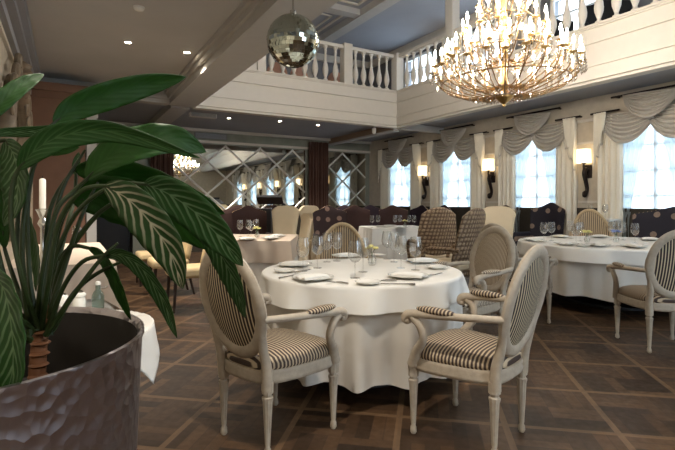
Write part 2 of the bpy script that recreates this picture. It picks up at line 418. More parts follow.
# wall dressing
mb = MB()
for y in [(WY[i] + WY[i + 1]) / 2 for i in range(5)]:
    for g0, g1, z0, z1 in ((-.24, -.2, 1.25, 2.36), (.2, .24, 1.25, 2.36), (-.24, .24, 2.32, 2.36), (-.24, .24, 1.25, 1.29)):
        mb.box(XW - .025, XW, y + g0, y + g1, z0, z1)
    mb.box(XW - .03, XW, y - .25, y + .25, 2.72, 2.77)
struct('trim_3', mb, 'white')
struct('trim_4', MB().box(XW - .03, XW, YS, YM, 1.1, 1.16), 'dado')
struct('baseboard_right', MB().box(XW - .025, XW, YS, YM, 0, 1.1), 'dado')
struct('baseboard_back', MB().box(XL, XW - .03, YM - .025, YM, 0, 1.0), 'dado')
struct('trim_5', MB().box(2.35, XW, YM - .05, YM, 2.8, 2.86).box(XL, XW, YM - .1, YM, 3.08, ZC), 'white')
# left wall: cornice, panel mouldings and pier
struct('trim_6', MB().box(XL, XL + .05, YS, YB - .1, 2.86, 2.95).box(XL, XL + .1, YS, YB - .1, 3.05, 3.12).box(XL, XL + .16, YS, YB - .1, 3.12, 3.25), 'ceilblue')
struct('trim_7', MB().box(XL, XL + .03, YS, YB - .5, 2.72, 2.76).box(XL, XL + .03, YS, YB - .5, .9, .96), 'white')
struct('pier', MB().box(XL, .26, 8.35, YB - .1, 0, 3.03), 'pier')
struct('trim_8', MB().box(XL, .3, 8.3, 8.36, 2.95, 3.07).box(XL, .28, 8.33, 8.36, 2.84, 2.87), 'pier')
struct('column', MB().box(.28, .42, 8.4, 8.7, 0, 3.03).box(.26, .44, 8.38, 8.72, 2.6, 2.75), 'beam')
struct('column_rear', MB().box(1.35, 1.62, YM - .3, YM, 0, 3.02), 'wallgreen')
d = struct('door_1', MB().box(.45, 1.3, YM - .06, YM - .03, 0, 2.3), 'black')
struct('door_frame', MB().box(.35, .45, YM - .1, YM, 0, 2.4).box(1.3, 1.35, YM - .1, YM, 0, 2.4).box(.35, 1.35, YM - .1, YM, 2.3, 2.4), 'darkwood', d)

# windows
def window(n, yc, hw, z0, z1):
    w = struct('window_%d' % n, MB().box(XW + .02, XW + .09, yc - hw, yc - hw + .06, z0, z1).box(XW + .02, XW + .09, yc + hw - .06, yc + hw, z0, z1)
               .box(XW + .02, XW + .09, yc - hw, yc + hw, z0, z0 + .07).box(XW + .02, XW + .09, yc - hw, yc + hw, z1 - .07, z1), 'winframe')
    mb = MB().box(XW + .04, XW + .07, yc - .025, yc + .025, z0, z1)
    for k in (1, 2, 3): mb.box(XW + .04, XW + .07, yc - hw, yc + hw, z0 + (z1 - z0) * k / 4 - .018, z0 + (z1 - z0) * k / 4 + .018)
    struct('window_glazing_bars', mb, 'winframe', w)
    struct('window_pane', MB().box(XW + .05, XW + .055, yc - hw + .05, yc + hw - .05, z0 + .05, z1 - .05), 'pane', w)
for i, y in enumerate(WY): window(i + 1, y, WHW, WZ0, WZ1)
for i, y in enumerate(UY): window(i + 7, y, .6, 3.7, 5.25)
for i, (x0, x1, z0, z1) in enumerate(FILL_WIN):  # frames and panes of the added fill-light windows
    w = struct('window_%d' % (i + 13), MB().box(x0, x0 + .07, YS - .1, YS - .03, z0, z1).box(x1 - .07, x1, YS - .1, YS - .03, z0, z1).box(x0, x1, YS - .1, YS - .03, z0, z0 + .07).box(x0, x1, YS - .1, YS - .03, z1 - .07, z1), 'winframe')
    struct('window_glazing_bars', MB().box((x0 + x1) / 2 - .03, (x0 + x1) / 2 + .03, YS - .08, YS - .04, z0, z1), 'winframe', w)
    struct('window_pane', MB().box(x0, x1, YS - .065, YS - .06, z0, z1), 'pane', w)

# window dressing
WN = ['window nearest the mirror wall', 'second window from the mirror wall', 'third window from the mirror wall', 'large window at the right edge', 'window seen only in the mirror', 'last window, far behind the viewer']
def pleat(y, n, a): return a * sin(n * y * 2 * pi) + a * .35 * sin(n * y * 4.7 * pi + 1)
for i, yc in enumerate(WY):
    wn = WN[i]
    for sgn, side in ((1, 'far'), (-1, 'near')):
        def fn(u, v, s=sgn):
            z = 2.78 - 2.72 * v
            y0, y1 = .9, (.5 - .12 * sin(pi * min(1, v * 1.1)) * .3 + .0)
            y = y0 + (y1 - y0) * u
            return (XW - .07 + pleat(y, 9, .028), yc + s * y, z)
        o = MB().grid(fn, 60, 10).build('drape', 'drape', solid=.004); tag(o, 'cream pleated drape, %s side of the %s' % (side, wn), 'curtain', 'cream drapes')
        def fs(u, v, s=sgn):
            z = 2.66 - 2.6 * v
            inn = .02 + .36 * (min(1, v * 1.5)) ** .8
            y = inn + (.74 - inn) * u
            return (XW - .02 + pleat(y * (1 + .2 * v), 11, .012) - .01 * s, yc + s * y, z)
        o = MB().grid(fs, 44, 14).build('sheer_curtain', 'sheer'); tag(o, 'white sheer curtain, %s side of the %s' % (side, wn), 'curtain', 'sheer curtains')
    def fnet(u, v): return (XW + .012 + .006 * sin(u * 40 * pi), yc - .55 + 1.1 * u, 2.61 - 1.64 * v)
    tag(MB().grid(fnet, 80, 2).build('net_curtain', 'net'), 'fine white net behind the sheers of the %s' % wn, 'curtain', 'net curtains')
    v = thing('swag_valance', 'taupe swagged valance over the %s' % wn, 'valance', (XW, yc, 0), 0, 'swag valances')
    def swag(y0, z0, y1, z1, dmin, dmax, x, nf=7.5):
        def f(u, w):
            zt = z0 + (z1 - z0) * u
            prof = (4 * u * (1 - u)) ** .8
            drop = dmin + (dmax - dmin) * w
            z = zt - drop * prof - .03 * w
            return (x - (.06 * sin(w ** .85 * nf * pi + .5 * sin(u * 3)) ** 2 + .045) * (.3 + .7 * prof) - .04 * w * prof, y0 + (y1 - y0) * u, z)
        return MB().grid(f, 26, 90).build('swag', 'swag', v, solid=.003)
    swag(-.86, 2.8, .1, 2.78, .02, .52, -.04); swag(.86, 2.8, -.1, 2.78, .02, .52, -.04)
    swag(-.42, 3.0, .42, 3.05, .0, .4, -.12)
    for s in (-1, 1):
        def jab(u, w, s=s):
            y = .93 - .24 * u * (1 - .2 * w)
            L = .95 - .6 * u + .05 * sin(u * 6 * pi)
            return (-.13 - .035 * sin(u * 5 * pi) ** 2 - .03 * u, s * y, 2.82 - L * w)
        MB().grid(jab, 30, 10).build('tail', 'drape' if s else 'swag', v, solid=.003)
        def trim(u, w, s=s):
            y = .93 - .24 * u
            L = .95 - .6 * u + .05 * sin(u * 6 * pi)
            return (-.133 - .035 * sin(u * 5 * pi) ** 2 - .03 * u, s * y, 2.82 - L - .02 + .03 * w)
        MB().grid(trim, 30, 1).build('tail_trim', 'swag', v, solid=.003)
    r = thing('curtain_rod', 'short dark curtain rods over the %s' % wn, 'curtain rod', (XW, yc, 0), 0, 'curtain rods')
    MB().tube([(-.13, -.62, 3.05), (-.13, .62, 3.05)], .017, 8, smooth=False).build('upper_rod', 'iron', r)
    for s in (-1, 1):
        MB().tube([(-.1, s * .5, 2.83), (-.1, s * 1.0, 2.83)], .017, 8, smooth=False).build('lower_rod', 'iron', r)
        MB().box(-.13, 0, s * .55 - .01, s * .55 + .01, 3.04, 3.06).build('bracket', 'iron', r)
        MB().box(-.1, 0, s * .97 - .01, s * .97 + .01, 2.82, 2.84).build('bracket', 'iron', r)

# wall sconces
def make_sconce():
    t = thing('wall_sconce', '', 'lamp')
    MB().box(-.03, 0, -.07, .07, 1.7, 1.94).build('backplate', 'iron', t, False, bevel=.01)
    MB().tube([(-.03, 0, 1.72), (-.12, 0, 1.78), (-.15, 0, 1.88), (-.15, 0, 1.97)], .018).build('lamp_arm', 'iron', t)
    pts = [(-.03, 0, 1.84), (-.1, 0, 1.86), (-.13, 0, 1.78), (-.08, 0, 1.62), (-.05, 0, 1.5), (-.09, 0, 1.4), (-.13, 0, 1.38), (-.14, 0, 1.43), (-.11, 0, 1.45)]
    MB().tube(pts, [.03, .038, .04, .036, .032, .034, .034, .03, .022]).build('scroll', 'iron', t)
    MB().lathe([(.02, 1.95), (.05, 1.965), (.02, 1.98)], 16, (-.15, 0, 0)).build('cup', 'iron', t)
    def half(u, w):
        a = pi / 4
        k = (.092 - .006 * w)
        ang = u * 2 * pi
        c, s_ = cos(ang), sin(ang); m = max(abs(c), abs(s_)) ** .75
        return (-.15 + k * c / m * .95, k * s_ / m * 1.12, 1.965 + .25 * w)
    MB().grid(half, 48, 4).build('lamp_shade', 'shade', t, solid=.003)
    return t
K = Kind(make_sconce)
for y, l in zip([9.5, 7.3, 5.1, 2.9, .7], ['far end between first two windows', 'middle, between the second and third windows', 'right, beside the large window', 'beyond the right edge, seen in the mirror', 'hidden behind the viewer, seen in the mirror']):
    K.put((XW, y, 0), 0, 'lit scroll wall sconce on the window wall, %s' % l, 'wall sconces')

# mirror wall
def mirror_wall(x0, x1, phase, label):
    t = thing('lattice_mirror', label, 'mirror', (0, YM, 0), 0, 'lattice mirrors on the end wall')
    z0, z1 = 1.02, 2.76
    MB().box(x0, x1, -.03, -.012, z0, z1).build('mirror_panel', 'mirror', t, False)
    p, q = .96, .84
    segs = []
    for k in range(-14, 14):
        for sg in (1, -1):
            # line x = phase + k*p + sg*(z-1.06)/q*p/... slope p/2 per q/2
            pts = []
            za, zb = z0, z1
            xa = phase + k * p + sg * (za - 1.06) * p / q; xb = phase + k * p + sg * (zb - 1.06) * p / q
            # clip in x
            def clip(xa, za, xb, zb):
                if xa > xb: xa, za, xb, zb = xb, zb, xa, za
                if xb <= x0 or xa >= x1: return None
                if xa < x0: za += (zb - za) * (x0 - xa) / (xb - xa); xa = x0
                if xb > x1: zb = za + (zb - za) * (x1 - xa) / (xb - xa); xb = x1
                return xa, za, xb, zb
            c = clip(xa, za, xb, zb)
            if c and abs(c[2] - c[0]) > .05: segs.append(c)
    for (xa, za, xb, zb) in segs:
        a, b_ = Vector((xa, -.03, za)), Vector((xb, -.03, zb)); t_ = (b_ - a).normalized(); n = Vector((-t_.z, 0, t_.x)) * .027
        up = Vector((0, -.016, 0)); vs = [a - n, a + up, a + n, b_ - n, b_ + up, b_ + n]
        MB().add(vs, [(0, 1, 4, 3), (1, 2, 5, 4), (0, 2, 1), (3, 4, 5)]).build('bevelled_strip', 'strip', t, False)
    return t
mirror_wall(2.3, 5.95, 4.59, 'long diamond-lattice mirror on the end wall, left of the brown drape')
mirror_wall(6.66, 8.02, 7.2, 'narrow diamond-lattice mirror on the end wall, between brown drape and corner')
def drape_col(x0, x1, y, label):
    def fn(u, v): return (x0 + (x1 - x0) * u, y + .05 * sin(u * 9 * pi) + .02 * sin(u * 23 * pi), .03 + (3.0 - .03) * v)
    tag(MB().grid(fn, 90, 6).build('drape', 'drapeb', solid=.006), label, 'curtain')
drape_col(6.0, 6.62, YM - .2, 'dark brown floor-length drape between the two lattice mirrors')
drape_col(1.75, 2.28, YM - .2, 'dark brown drape at the left end of the lattice mirror wall')

# ceiling fittings
def make_down():
    t = thing('recessed_spotlight', '', 'ceiling light')
    MB().lathe([(.052, -.008), (.056, -.004), (.056, 0), (.036, 0), (.036, -.006)], 24, cap=False).build('rim', 'beam', t)
    MB().lathe([(.036, -.005), (.0345, -.003)], 20).build('bulb_face', 'spot', t)
    return t
K = K_SPOT = Kind(make_down)
SP = []
def down(px, py, z, lab):
    d = (z - H) * F / (HY - py); p = W((px - CX) / F * d, d, z - .001)
    K.put(p, 0, lab, 'recessed ceiling spotlights'); SP.append(p); return p
down(128, 42, 3.25, 'bright recessed spotlight in the left grey ceiling, nearer one')
down(187, 52, 3.25, 'recessed spotlight in the left grey ceiling, next to the long beam')
down(229, 118, ZC, 'recessed spotlight under the gallery, leftmost, beside the slatted box vent')
down(318, 125, ZC, 'recessed spotlight under the gallery, in front of the brown drape')
down(280, 121, ZC, 'recessed spotlight under the gallery, midway above the lattice mirror')
t = thing('smoke_detector', 'small white smoke detector on the left grey ceiling', 'smoke detector', W((139 - CX) / F * 4.8, 4.8, 3.25))
MB().lathe([(.05, 0), (.052, -.02), (.04, -.035), (.02, -.04), (.002, -.04)], 24).build('cover', 'porcelain', t)
MB().lathe([(.058, 0), (.058, -.008), (.05, -.01)], 24).build('base', 'porcelain', t)
p = at(203, 116, 11.2 * .95); d_ = (ZC - H) * F / (HY - 113.5); p = W((203 - CX) / F * d_, d_, ZC)
t = thing('air_vent', 'small white slatted box vent under the gallery ceiling, left of the atrium', 'vent', p)
MB().box(-.28, .28, -.07, .07, -.09, 0).build('housing', 'porcelain', t, False, bevel=.008)
for k in range(5): MB().box(-.26, .26, -.078, -.068, -.082 + k * .016, -.075 + k * .016).build('slat', 'grille', t, False)
t = thing('wall_grille', 'grey ventilation grille on the end wall above the lattice mirror', 'vent', (3.25, YM - .03, 2.98))
MB().box(-.42, .42, 0, .03, -.075, .075).build('grille_frame', 'grille', t, False)
for k in range(6): MB().box(-.4, .4, -.012, 0, -.062 + k * .022, -.05 + k * .022).build('slat', 'ceilblue', t, False)
p = at(374, 131, 11.4)
t = thing('spotlight', 'small white spotlight clipped under the gallery corner beside the brown beam', 'ceiling light', (p.x, p.y, ZC))
MB().tube([(0, 0, 0), (0, 0, -.09)], .012, 8, smooth=False).build('mount', 'porcelain', t)
MB().lathe([(.03, 0), (.05, .03), (.055, .13), (.045, .14), (.01, .14)], 20, (0, 0, -.22)).build('lamp_head', 'porcelain', t)

# balustrades
BAL = [(.075, 0), (.075, .05), (.045, .06), (.035, .09), (.05, .12), (.085, .2), (.092, .26), (.08, .33), (.05, .42), (.034, .52), (.03, .62), (.034, .66), (.045, .68), (.034, .7), (.05, .74), (.07, .76), (.07, .78)]
balm = MB().lathe(BAL, 20).build('baluster', 'white').data
bpy.data.objects.remove(bpy.data.objects['baluster'])
def bal(parent, x, y):
    o = bpy.data.objects.new('baluster', balm); C.objects.link(o); o.parent = parent; o.location = (x, y, 3.88); o.scale = (.72, .72, 1)
ZR = 4.66
t = thing('balustrade', 'white balustrade along the back gallery edge, behind the mirror ball', 'balustrade')
MB().box(3.36, XB - .08, YB - .0, YB + .15, ZR, ZR + .08).build('handrail', 'white', t, False, bevel=.015)
for x, w in ((3.38, .09), (5.40, .11)): MB().box(x - w, x + w, YB - .03, YB + .17, 3.88, ZR + .12).build('post', 'white', t, False, bevel=.01)
for k in range(7): bal(t, 3.62 + k * .25, YB + .07)
for k in range(5): bal(t, 5.64 + k * .215, YB + .07)
t = thing('balustrade', 'white balustrade along the right gallery edge, above the windows', 'balustrade')
MB().box(XB, XB + .15, YS, YB - .05, ZR, ZR + .09).build('handrail', 'white', t, False, bevel=.015)
MB().box(XB - .04, XB + .17, YB - .04, YB + .17, 3.88, ZR + .12).build('post', 'white', t, False, bevel=.01)
for k in range(6): bal(t, XB + .07, 8.6 - k * .24)
for k in range(19): bal(t, XB + .07, 6.9 - k * .256)
MB().box(XB - .03, XB + .17, 7.02, 7.24, 3.88, ZU - .02).box(XB - .05, XB + .19, 7.0, 7.26, 3.88, 4.02).build('column', 'white', t, False, bevel=.015)
t['label'] = 'white balustrade with a square column along the right gallery edge'
struct('wall_balcony_panel', MB().box(2.07, 3.28, YB, YB + .1, 3.88, 4.3), 'white')

# mirror ball
pb = at(293, 41, 3.6)
t = thing('mirror_ball', 'round mirror ball hanging from the beam on a short rod', 'mirror ball', pb)
mb = MB(); R = .2; rows = 22
for i in range(rows):
    a0, a1 = -pi / 2 + pi * i / rows, -pi / 2 + pi * (i + 1) / rows
    n = max(4, int(2 * rows * cos((a0 + a1) / 2)))
    for j in range(n):
        l0, l1 = 2 * pi * j / n, 2 * pi * (j + 1) / n
        c = Vector((cos((a0 + a1) / 2) * cos((l0 + l1) / 2), cos((a0 + a1) / 2) * sin((l0 + l1) / 2), sin((a0 + a1) / 2)))
        vs = [Vector((cos(a) * cos(l), cos(a) * sin(l), sin(a))) * R for a, l in ((a0, l0), (a0, l1), (a1, l1), (a1, l0))]
        jit = Vector((random.gauss(0, 1), random.gauss(0, 1), random.gauss(0, 1))) * (.05 if c.z < .45 else .008)
        cc = sum(vs, Vector()) / 4
        vs = [cc + (v - cc) * .97 for v in vs]; vs = [v + c * jit.dot(v - cc) for v in vs]
        mb.add(vs, [(0, 1, 2, 3)])
mb.build('mirror_tiles', 'facet', t, False)
MB().lathe([(R * .97 * cos(-pi / 2 + pi * k / 20) + .0005, R * .97 * sin(-pi / 2 + pi * k / 20)) for k in range(21)], 32).build('ball_core', 'grille', t)
MB().lathe([(.025, R - .005), (.025, R + .03), (.008, R + .035), (.008, 3.02 - pb.z)], 12).build('hanging_rod', 'silver', t)

# chandelier
pc = W((504 - CX) / F * 5.2, 5.2, 2.31)
t = thing('chandelier', 'huge gold and crystal candle chandelier hanging in the atrium, all bulbs lit', 'chandelier', pc)
MB().lathe([(.002, 0), (.02, .015), (.012, .03), (.05, .06), (.095, .1), (.1, .135), (.06, .16), (.04, .19), (.06, .24), (.035, .3), (.03, .5), (.055, .54), (.07, .58), (.04, .62), (.03, .85), (.06, .9), (.075, .95), (.035, 1.0),
            (.03, 1.2), (.05, 1.25), (.03, 1.3), (.025, 1.6), (.012, 1.7), (.012, ZU - .16 - pc.z)], 24).build('stem', 'gold', t)
flame = [(.003, 0), (.012, .006), (.0155, .022), (.012, .045), (.005, .07), (.001, .085)]
def arm(r, z0, z1, a, size=1.0, low=.0, drops=4):
    c, s = cos(a), sin(a)
    P = lambda q, z: Vector((q * c, q * s, z))
    ar = MB().tube([P(.05, z0), P(.25 * r + .03, z0 - low), P(.62 * r, z0 + .02), P(.9 * r, z0 + (z1 - z0) * .45), P(r, z1)], [.009, .008, .007, .007, .006], 6).build('arm', 'goldd', t)
    mb = MB().lathe([(.008, 0), (.04, .012), (.044, .02), (.014, .024), (.012, .03)], 12, P(r, z1)); mb.build('candle_pan', 'gold', ar)
    MB().lathe([(.011, 0), (.011, .075)], 8, P(r, z1 + .03)).build('candle', 'ivory', ar)
    MB().lathe([(q * size, w * size) for q, w in flame], 8, P(r, z1 + .105)).build('bulb', 'bulb', ar)
    mb = MB()
    def octa(p, q):
        mb.add([p + Vector(o) * q for o in ((1, 0, 0), (-1, 0, 0), (0, 1, 0), (0, -1, 0), (0, 0, 1.7), (0, 0, -1.7))], [(0, 2, 4), (2, 1, 4), (1, 3, 4), (3, 0, 4), (2, 0, 5), (1, 2, 5), (3, 1, 5), (0, 3, 5)])
    for k in range(drops):
        q = 2 * pi * k / drops
        for w in range(3): octa(P(r, z1) + Vector((.042 * cos(q), .042 * sin(q), -.015 - w * .034)), .011 + .003 * w)
    for k in range(8):                                    # a string of crystals back towards the stem
        f = k / 8; octa(P(r * (1 - .42 * f), z1 + .02 - .16 * f * (1.6 - f)), .012)
    mb.build('crystal_drops', 'crystal', ar, False)['kind'] = 'stuff'
for k in range(26): arm(.77, .14, .40 + .03 * (k % 2), 2 * pi * k / 26, 1.0, .03)
for k in range(20): arm(.63, .24, .56, 2 * pi * (k + .5) / 20, 1.0, .04)
for k in range(14): arm(.44, .52, .83, 2 * pi * (k + .3) / 14, 1.0, .03)
for k in range(9): arm(.27, .9, 1.16, 2 * pi * k / 9, 1.0, .03)
for r, z in ((.68, .26), (.48, .58), (.3, .95)):
    n = 48; MB().tube([(r * cos(2 * pi * k / n), r * sin(2 * pi * k / n), z) for k in range(n + 1)], .007, 6, smooth=False).build('hoop', 'goldd', t)
mb = MB()
for k in range(40):                                        # basket of crystal chains under the hoops
    a = 2 * pi * k / 40
    for w in range(7):
        f = w / 7; r = .72 * (1 - f) + .1 * f; z = .27 - .17 * sin(f * pi * .62)
        p = Vector((r * cos(a), r * sin(a), z)); q = .01
        mb.add([p + Vector(o) * q for o in ((1, 0, 0), (-1, 0, 0), (0, 1, 0), (0, -1, 0), (0, 0, 1.7), (0, 0, -1.7))], [(0, 2, 4), (2, 1, 4), (1, 3, 4), (3, 0, 4), (2, 0, 5), (1, 2, 5), (3, 1, 5), (0, 3, 5)])
o = mb.build('crystal_basket', 'crystal', t, False); o['kind'] = 'stuff'

# ------------------------------------------------------------------ chairs
LEAN = .23
def yb(z): return -.24 - (z - .45) * LEAN
def outline(n=48, k=1.0):
    out = []
    for j in range(n):
        a = 2 * pi * j / n; c, s = cos(a), sin(a)
        x = .29 * math.copysign(abs(c) ** .55, c); y = .265 * math.copysign(abs(s) ** .6, s)
        x *= .86 + .14 * (y / .265)
        out.append((x * k, y * k))
    return out
LEG = [(.012, 0), (.019, .012), (.017, .035), (.012, .045), (.014, .06), (.025, .27), (.029, .285), (.029, .295), (.021, .3), (.021, .31), (.03, .315), (.031, .37)]
def make_oval(fabric='fstripe'):
    t = thing('oval_back_armchair', '', 'chair')
    ol = outline()
    MB().rings([[(x * k, y * k, z) for x, y in ol] for k, z in ((.96, .352), (.99, .36), (1.0, .375), (.985, .39), (1.0, .405), (.98, .42))]).build('seat_rail', 'frame', t)
    MB().rings([[(x * k, y * k, z) for x, y in ol] for k, z in ((.93, .415), (.975, .432), (.97, .452), (.9, .478), (.72, .498), (.4, .508), (.08, .511))]).build('seat_cushion', fabric.replace('fstripe', 'fseat'), t)
    for sx in (-1, 1):
        MB().lathe(LEG, 20, (sx * .235, .205, 0), .1).build('leg', 'frame', t)
        MB().lathe(LEG, 20, (sx * .175, -.225, 0), .1).build('leg', 'frame', t)
        # stile carrying the oval
        MB().tube([(sx * .176, -.23, .33), (sx * .182, yb(.45) + .003, .44), (sx * .182, yb(.52), .52), (sx * .198, yb(.62), .62)], [.028, .027, .024, .02], 10).build('stile', 'frame', t)
        MB().tube([(sx * .232, yb(.70), .695), (sx * .285, -.14, .69), (sx * .305, .03, .678), (sx * .306, .155, .668), (sx * .306, .2, .655), (sx * .306, .205, .63), (sx * .306, .18, .63)],
                  [.018, .019, .02, .023, .026, .024, .016], 10).build('armrest', 'frame', t)
        MB().tube([(sx * .25, .2, .38), (sx * .265, .165, .46), (sx * .29, .11, .54), (sx * .305, .12, .61), (sx * .306, .165, .65)], [.03, .026, .022, .021, .022], 10).build('arm_support', 'frame', t)
        def pad(u, v, sx=sx):
            a, b_ = u * 2 * pi, v * pi
            return (sx * .3 + .03 * sin(b_) * cos(a), .03 - .115 * cos(b_), .7 + .02 * sin(b_) * sin(a))
        MB().grid(pad, 14, 10).build('arm_pad', fabric.replace('fstripe', 'fseat'), t)
    # oval ring
    cz, hw, hh, n = .752, .214, .258, 56
    rr = []
    for j in range(n):
        a = 2 * pi * j / n; c, s = cos(a), sin(a)
        ring = []
        for q in range(10):
            b_ = 2 * pi * q / 10; rad = .035 * cos(b_) * (1 + .12 * (abs(s) < .2)); th = .022 * sin(b_)
            z = cz + (hh + rad) * s
            ring.append((( hw + rad) * c, yb(z) + th, z + th * LEAN))
        rr.append(ring)
    mb = MB(); N = 10
    mb.add([p for r in rr for p in r], [(i * N + q, i * N + (q + 1) % N, ((i + 1) % n) * N + (q + 1) % N, ((i + 1) % n) * N + q) for i in range(n) for q in range(N)])
    mb.build('back_frame', 'frame', t)
    mb = MB()
    for sg in (1, -1):
        def disc(u, v, sg=sg):
            a = u * 2 * pi; z = cz + (hh - .02) * v * sin(a)
            return ((hw - .02) * v * cos(a), yb(z) + sg * (.006 + .028 * (1 - v ** 2.5)), z)
        mb.grid(disc, 40, 8)
    mb.build('back_cushion', fabric, t)
    return t
OV = Kind(make_oval)
G = 'oval-back striped armchairs'
def pos(lat, d): return W(lat, d, 0)
OV.put(pos(-.335, 2.6), facing(.64, .77), 'whitewashed oval-back armchair with striped seat, front left, partly behind the plant', G)
OV.put(pos(.722, 2.59), facing(-.74, .67), 'whitewashed oval-back armchair with striped seat, front centre, right of the front table', G)
OV.put(pos(2.80, 4.12), facing(.12, .99), 'whitewashed oval-back armchair cut by the right edge of the photo, before the large table', G)
OV.put(pos(1.90, 4.98), facing(.85, .52), 'whitewashed oval-back armchair at the left side of the large right table, mostly hidden', G)
PV = Kind(lambda: make_oval('fstripe2'))
PV.put(pos(1.10, 4.02), facing(-.85, -.5), 'oval-back armchair with finely striped pale fabric, behind the front centre armchair', G)

def make_rattan():
    t = thing('rattan_armchair', '', 'chair')
    def P(a, k=1.0):
        # hoop: wide arch curving forwards at its sides
        c, s = cos(a), sin(a)
        return Vector((.31 * k * c, -.26 + .12 * c * c - .1 * (s * .62), .42 + .66 * k * s))
    MB().tube([P(pi * k / 24) for k in range(25)], .024, 10, smooth=False).build('hoop', 'rattan', t)
    mb = MB()
    for k in range(17):
        x = -.27 + .54 * k / 16; a = math.acos(max(-1, min(1, x / .31))); q = P(a)
        mb.tube([(x * .86, -.2 + .06 * (x / .31) ** 2, .43), tuple(q)], .0085, 6, smooth=False)
    mb.build('spindles', 'rattan', t)
    def shell(u, v):
        x = -.28 + .56 * u; a = math.acos(max(-1, min(1, x / .31))); q = P(a); p0 = Vector((x * .86, -.2 + .06 * (x / .31) ** 2, .43))
        return p0.lerp(q, v) + Vector((0, .006, 0))
    MB().grid(shell, 20, 6).build('back_cane', 'cane', t, solid=.004)
    ol = outline()
    MB().rings([[(x * k, y * k, z) for x, y in ol] for k, z in ((.97, .37), (1, .39), (1, .42), (.96, .43))]).build('seat', 'rattan', t)
    MB().rings([[(x * k, y * k, z) for x, y in ol] for k, z in ((.9, .43), (.94, .45), (.88, .48), (.5, .495), (.1, .5))]).build('seat_cushion', 'beige', t)
    for sx in (-1, 1):
        for y in (.2, -.2): MB().tube([(sx * .24, y * 1.08, 0), (sx * .22, y, .38)], [.018, .022], 8, smooth=False).build('leg', 'rattan', t)
        MB().tube([(sx * .3, -.15, .62), (sx * .32, .05, .64), (sx * .3, .18, .6), (sx * .25, .2, .4)], .018, 8).build('armrest', 'rattan', t)
    return t
RT = Kind(make_rattan)
RT.put(pos(.05, 4.95), facing(0, -1), 'round-back cane armchair facing the viewer across the front table', 'round-back cane armchairs', .94)
RT.put(pos(4.05, 7.42), facing(-.3, -1), 'golden round-back cane armchair behind the large right table', 'round-back cane armchairs', 1.05)

def make_wicker():
    t = thing('wicker_chair', '', 'chair')
    def back(u, v):
        x = -.27 + .54 * u; k = 1 - .14 * v + .22 * v * (1 - v)
        top = 1.19 - .1 * abs(2 * u - 1) ** 2.2
        z = .5 + (top - .5) * v
        return (x * k * 1.05, -.25 - .14 * v + .1 * (2 * u - 1) ** 2 * .6, z)
    MB().grid(back, 24, 20).build('backrest', 'wick', t, solid=.03)
    MB().box(-.27, .27, -.26, .27, .36, .43).build('seat', 'wick', t, False, bevel=.015)
    MB().box(-.255, .255, -.27, .26, .43, .53).build('seat_cushion', 'slip', t, bevel=.03)
    for sx in (-1, 1):
        for y in (.23, -.23): MB().tube([(sx * .24, y, 0), (sx * .24, y, .37)], [.018, .022], 8, smooth=False).build('leg', 'darkwood', t)
        MB().tube([(sx * .25, -.28, .68), (sx * .3, -.1, .7), (sx * .29, .18, .66), (sx * .26, .24, .42)], .026, 8).build('armrest', 'wick', t)
    return t
WK = Kind(make_wicker)
WK.put(pos(1.37, 6.9), facing(-.12, 1), 'tall woven wicker chair seen from behind, left of the pair', 'tall woven wicker chairs')
WK.put(pos(1.42, 5.9), facing(-.75, .8), 'tall woven wicker chair seen from behind, right of the pair', 'tall woven wicker chairs')

def make_slip():
    t = thing('slipcovered_chair', '', 'chair')
    mb = MB(); rr = []
    for z, w, y0, th in ((0.02, .25, -.24, .07), (.45, .235, -.25, .06), (.7, .225, -.27, .05), (.95, .255, -.31, .045), (1.08, .28, -.335, .04)):
        ring = []
        for j in range(28):
            a = 2 * pi * j / 28; c, s = cos(a), sin(a)
            zz = z + (.12 * (1 - c * c) * (z > 1) )
            ring.append((w * math.copysign(abs(c) ** .5, c), y0 + th * math.copysign(abs(s) ** .6, s), zz))
        rr.append(ring)
    mb.rings(rr).build('backrest', 'slip', t)
    def skirt(u, v):
        a = u * 2 * pi; c, s = cos(a), sin(a)
        k = 1 + .05 * (1 - v) + .02 * sin(u * 40 * pi) * (1 - v)
        return (.25 * math.copysign(abs(c) ** .4, c) * k, .01 + .25 * math.copysign(abs(s) ** .4, s) * k, .02 + .44 * v)
    MB().grid(skirt, 64, 6).build('skirt', 'slip', t, solid=.006)
    MB().box(-.25, .25, -.2, .26, .44, .5).build('seat', 'slip', t, bevel=.03)
    return t
SL = Kind(make_slip); G = 'cream slipcovered chairs'
SL.put(pos(-1.05, 8.6), facing(-.2, -1), 'cream slipcovered chair with flared top, before the music stand', G)
SL.put(pos(-.36, 9.7), facing(.7, -.7), 'cream slipcovered chair farthest back, just before the brown drape', G)
SL.put(pos(-.8, 7.95), facing(-.95, -.4), 'lower cream slipcovered chair turned sideways beside the dotted armchair', G, .9)
SL.put(pos(2.5, 7.3), facing(-.3, -1), 'cream slipcovered chair behind the pale striped oval armchair', G)

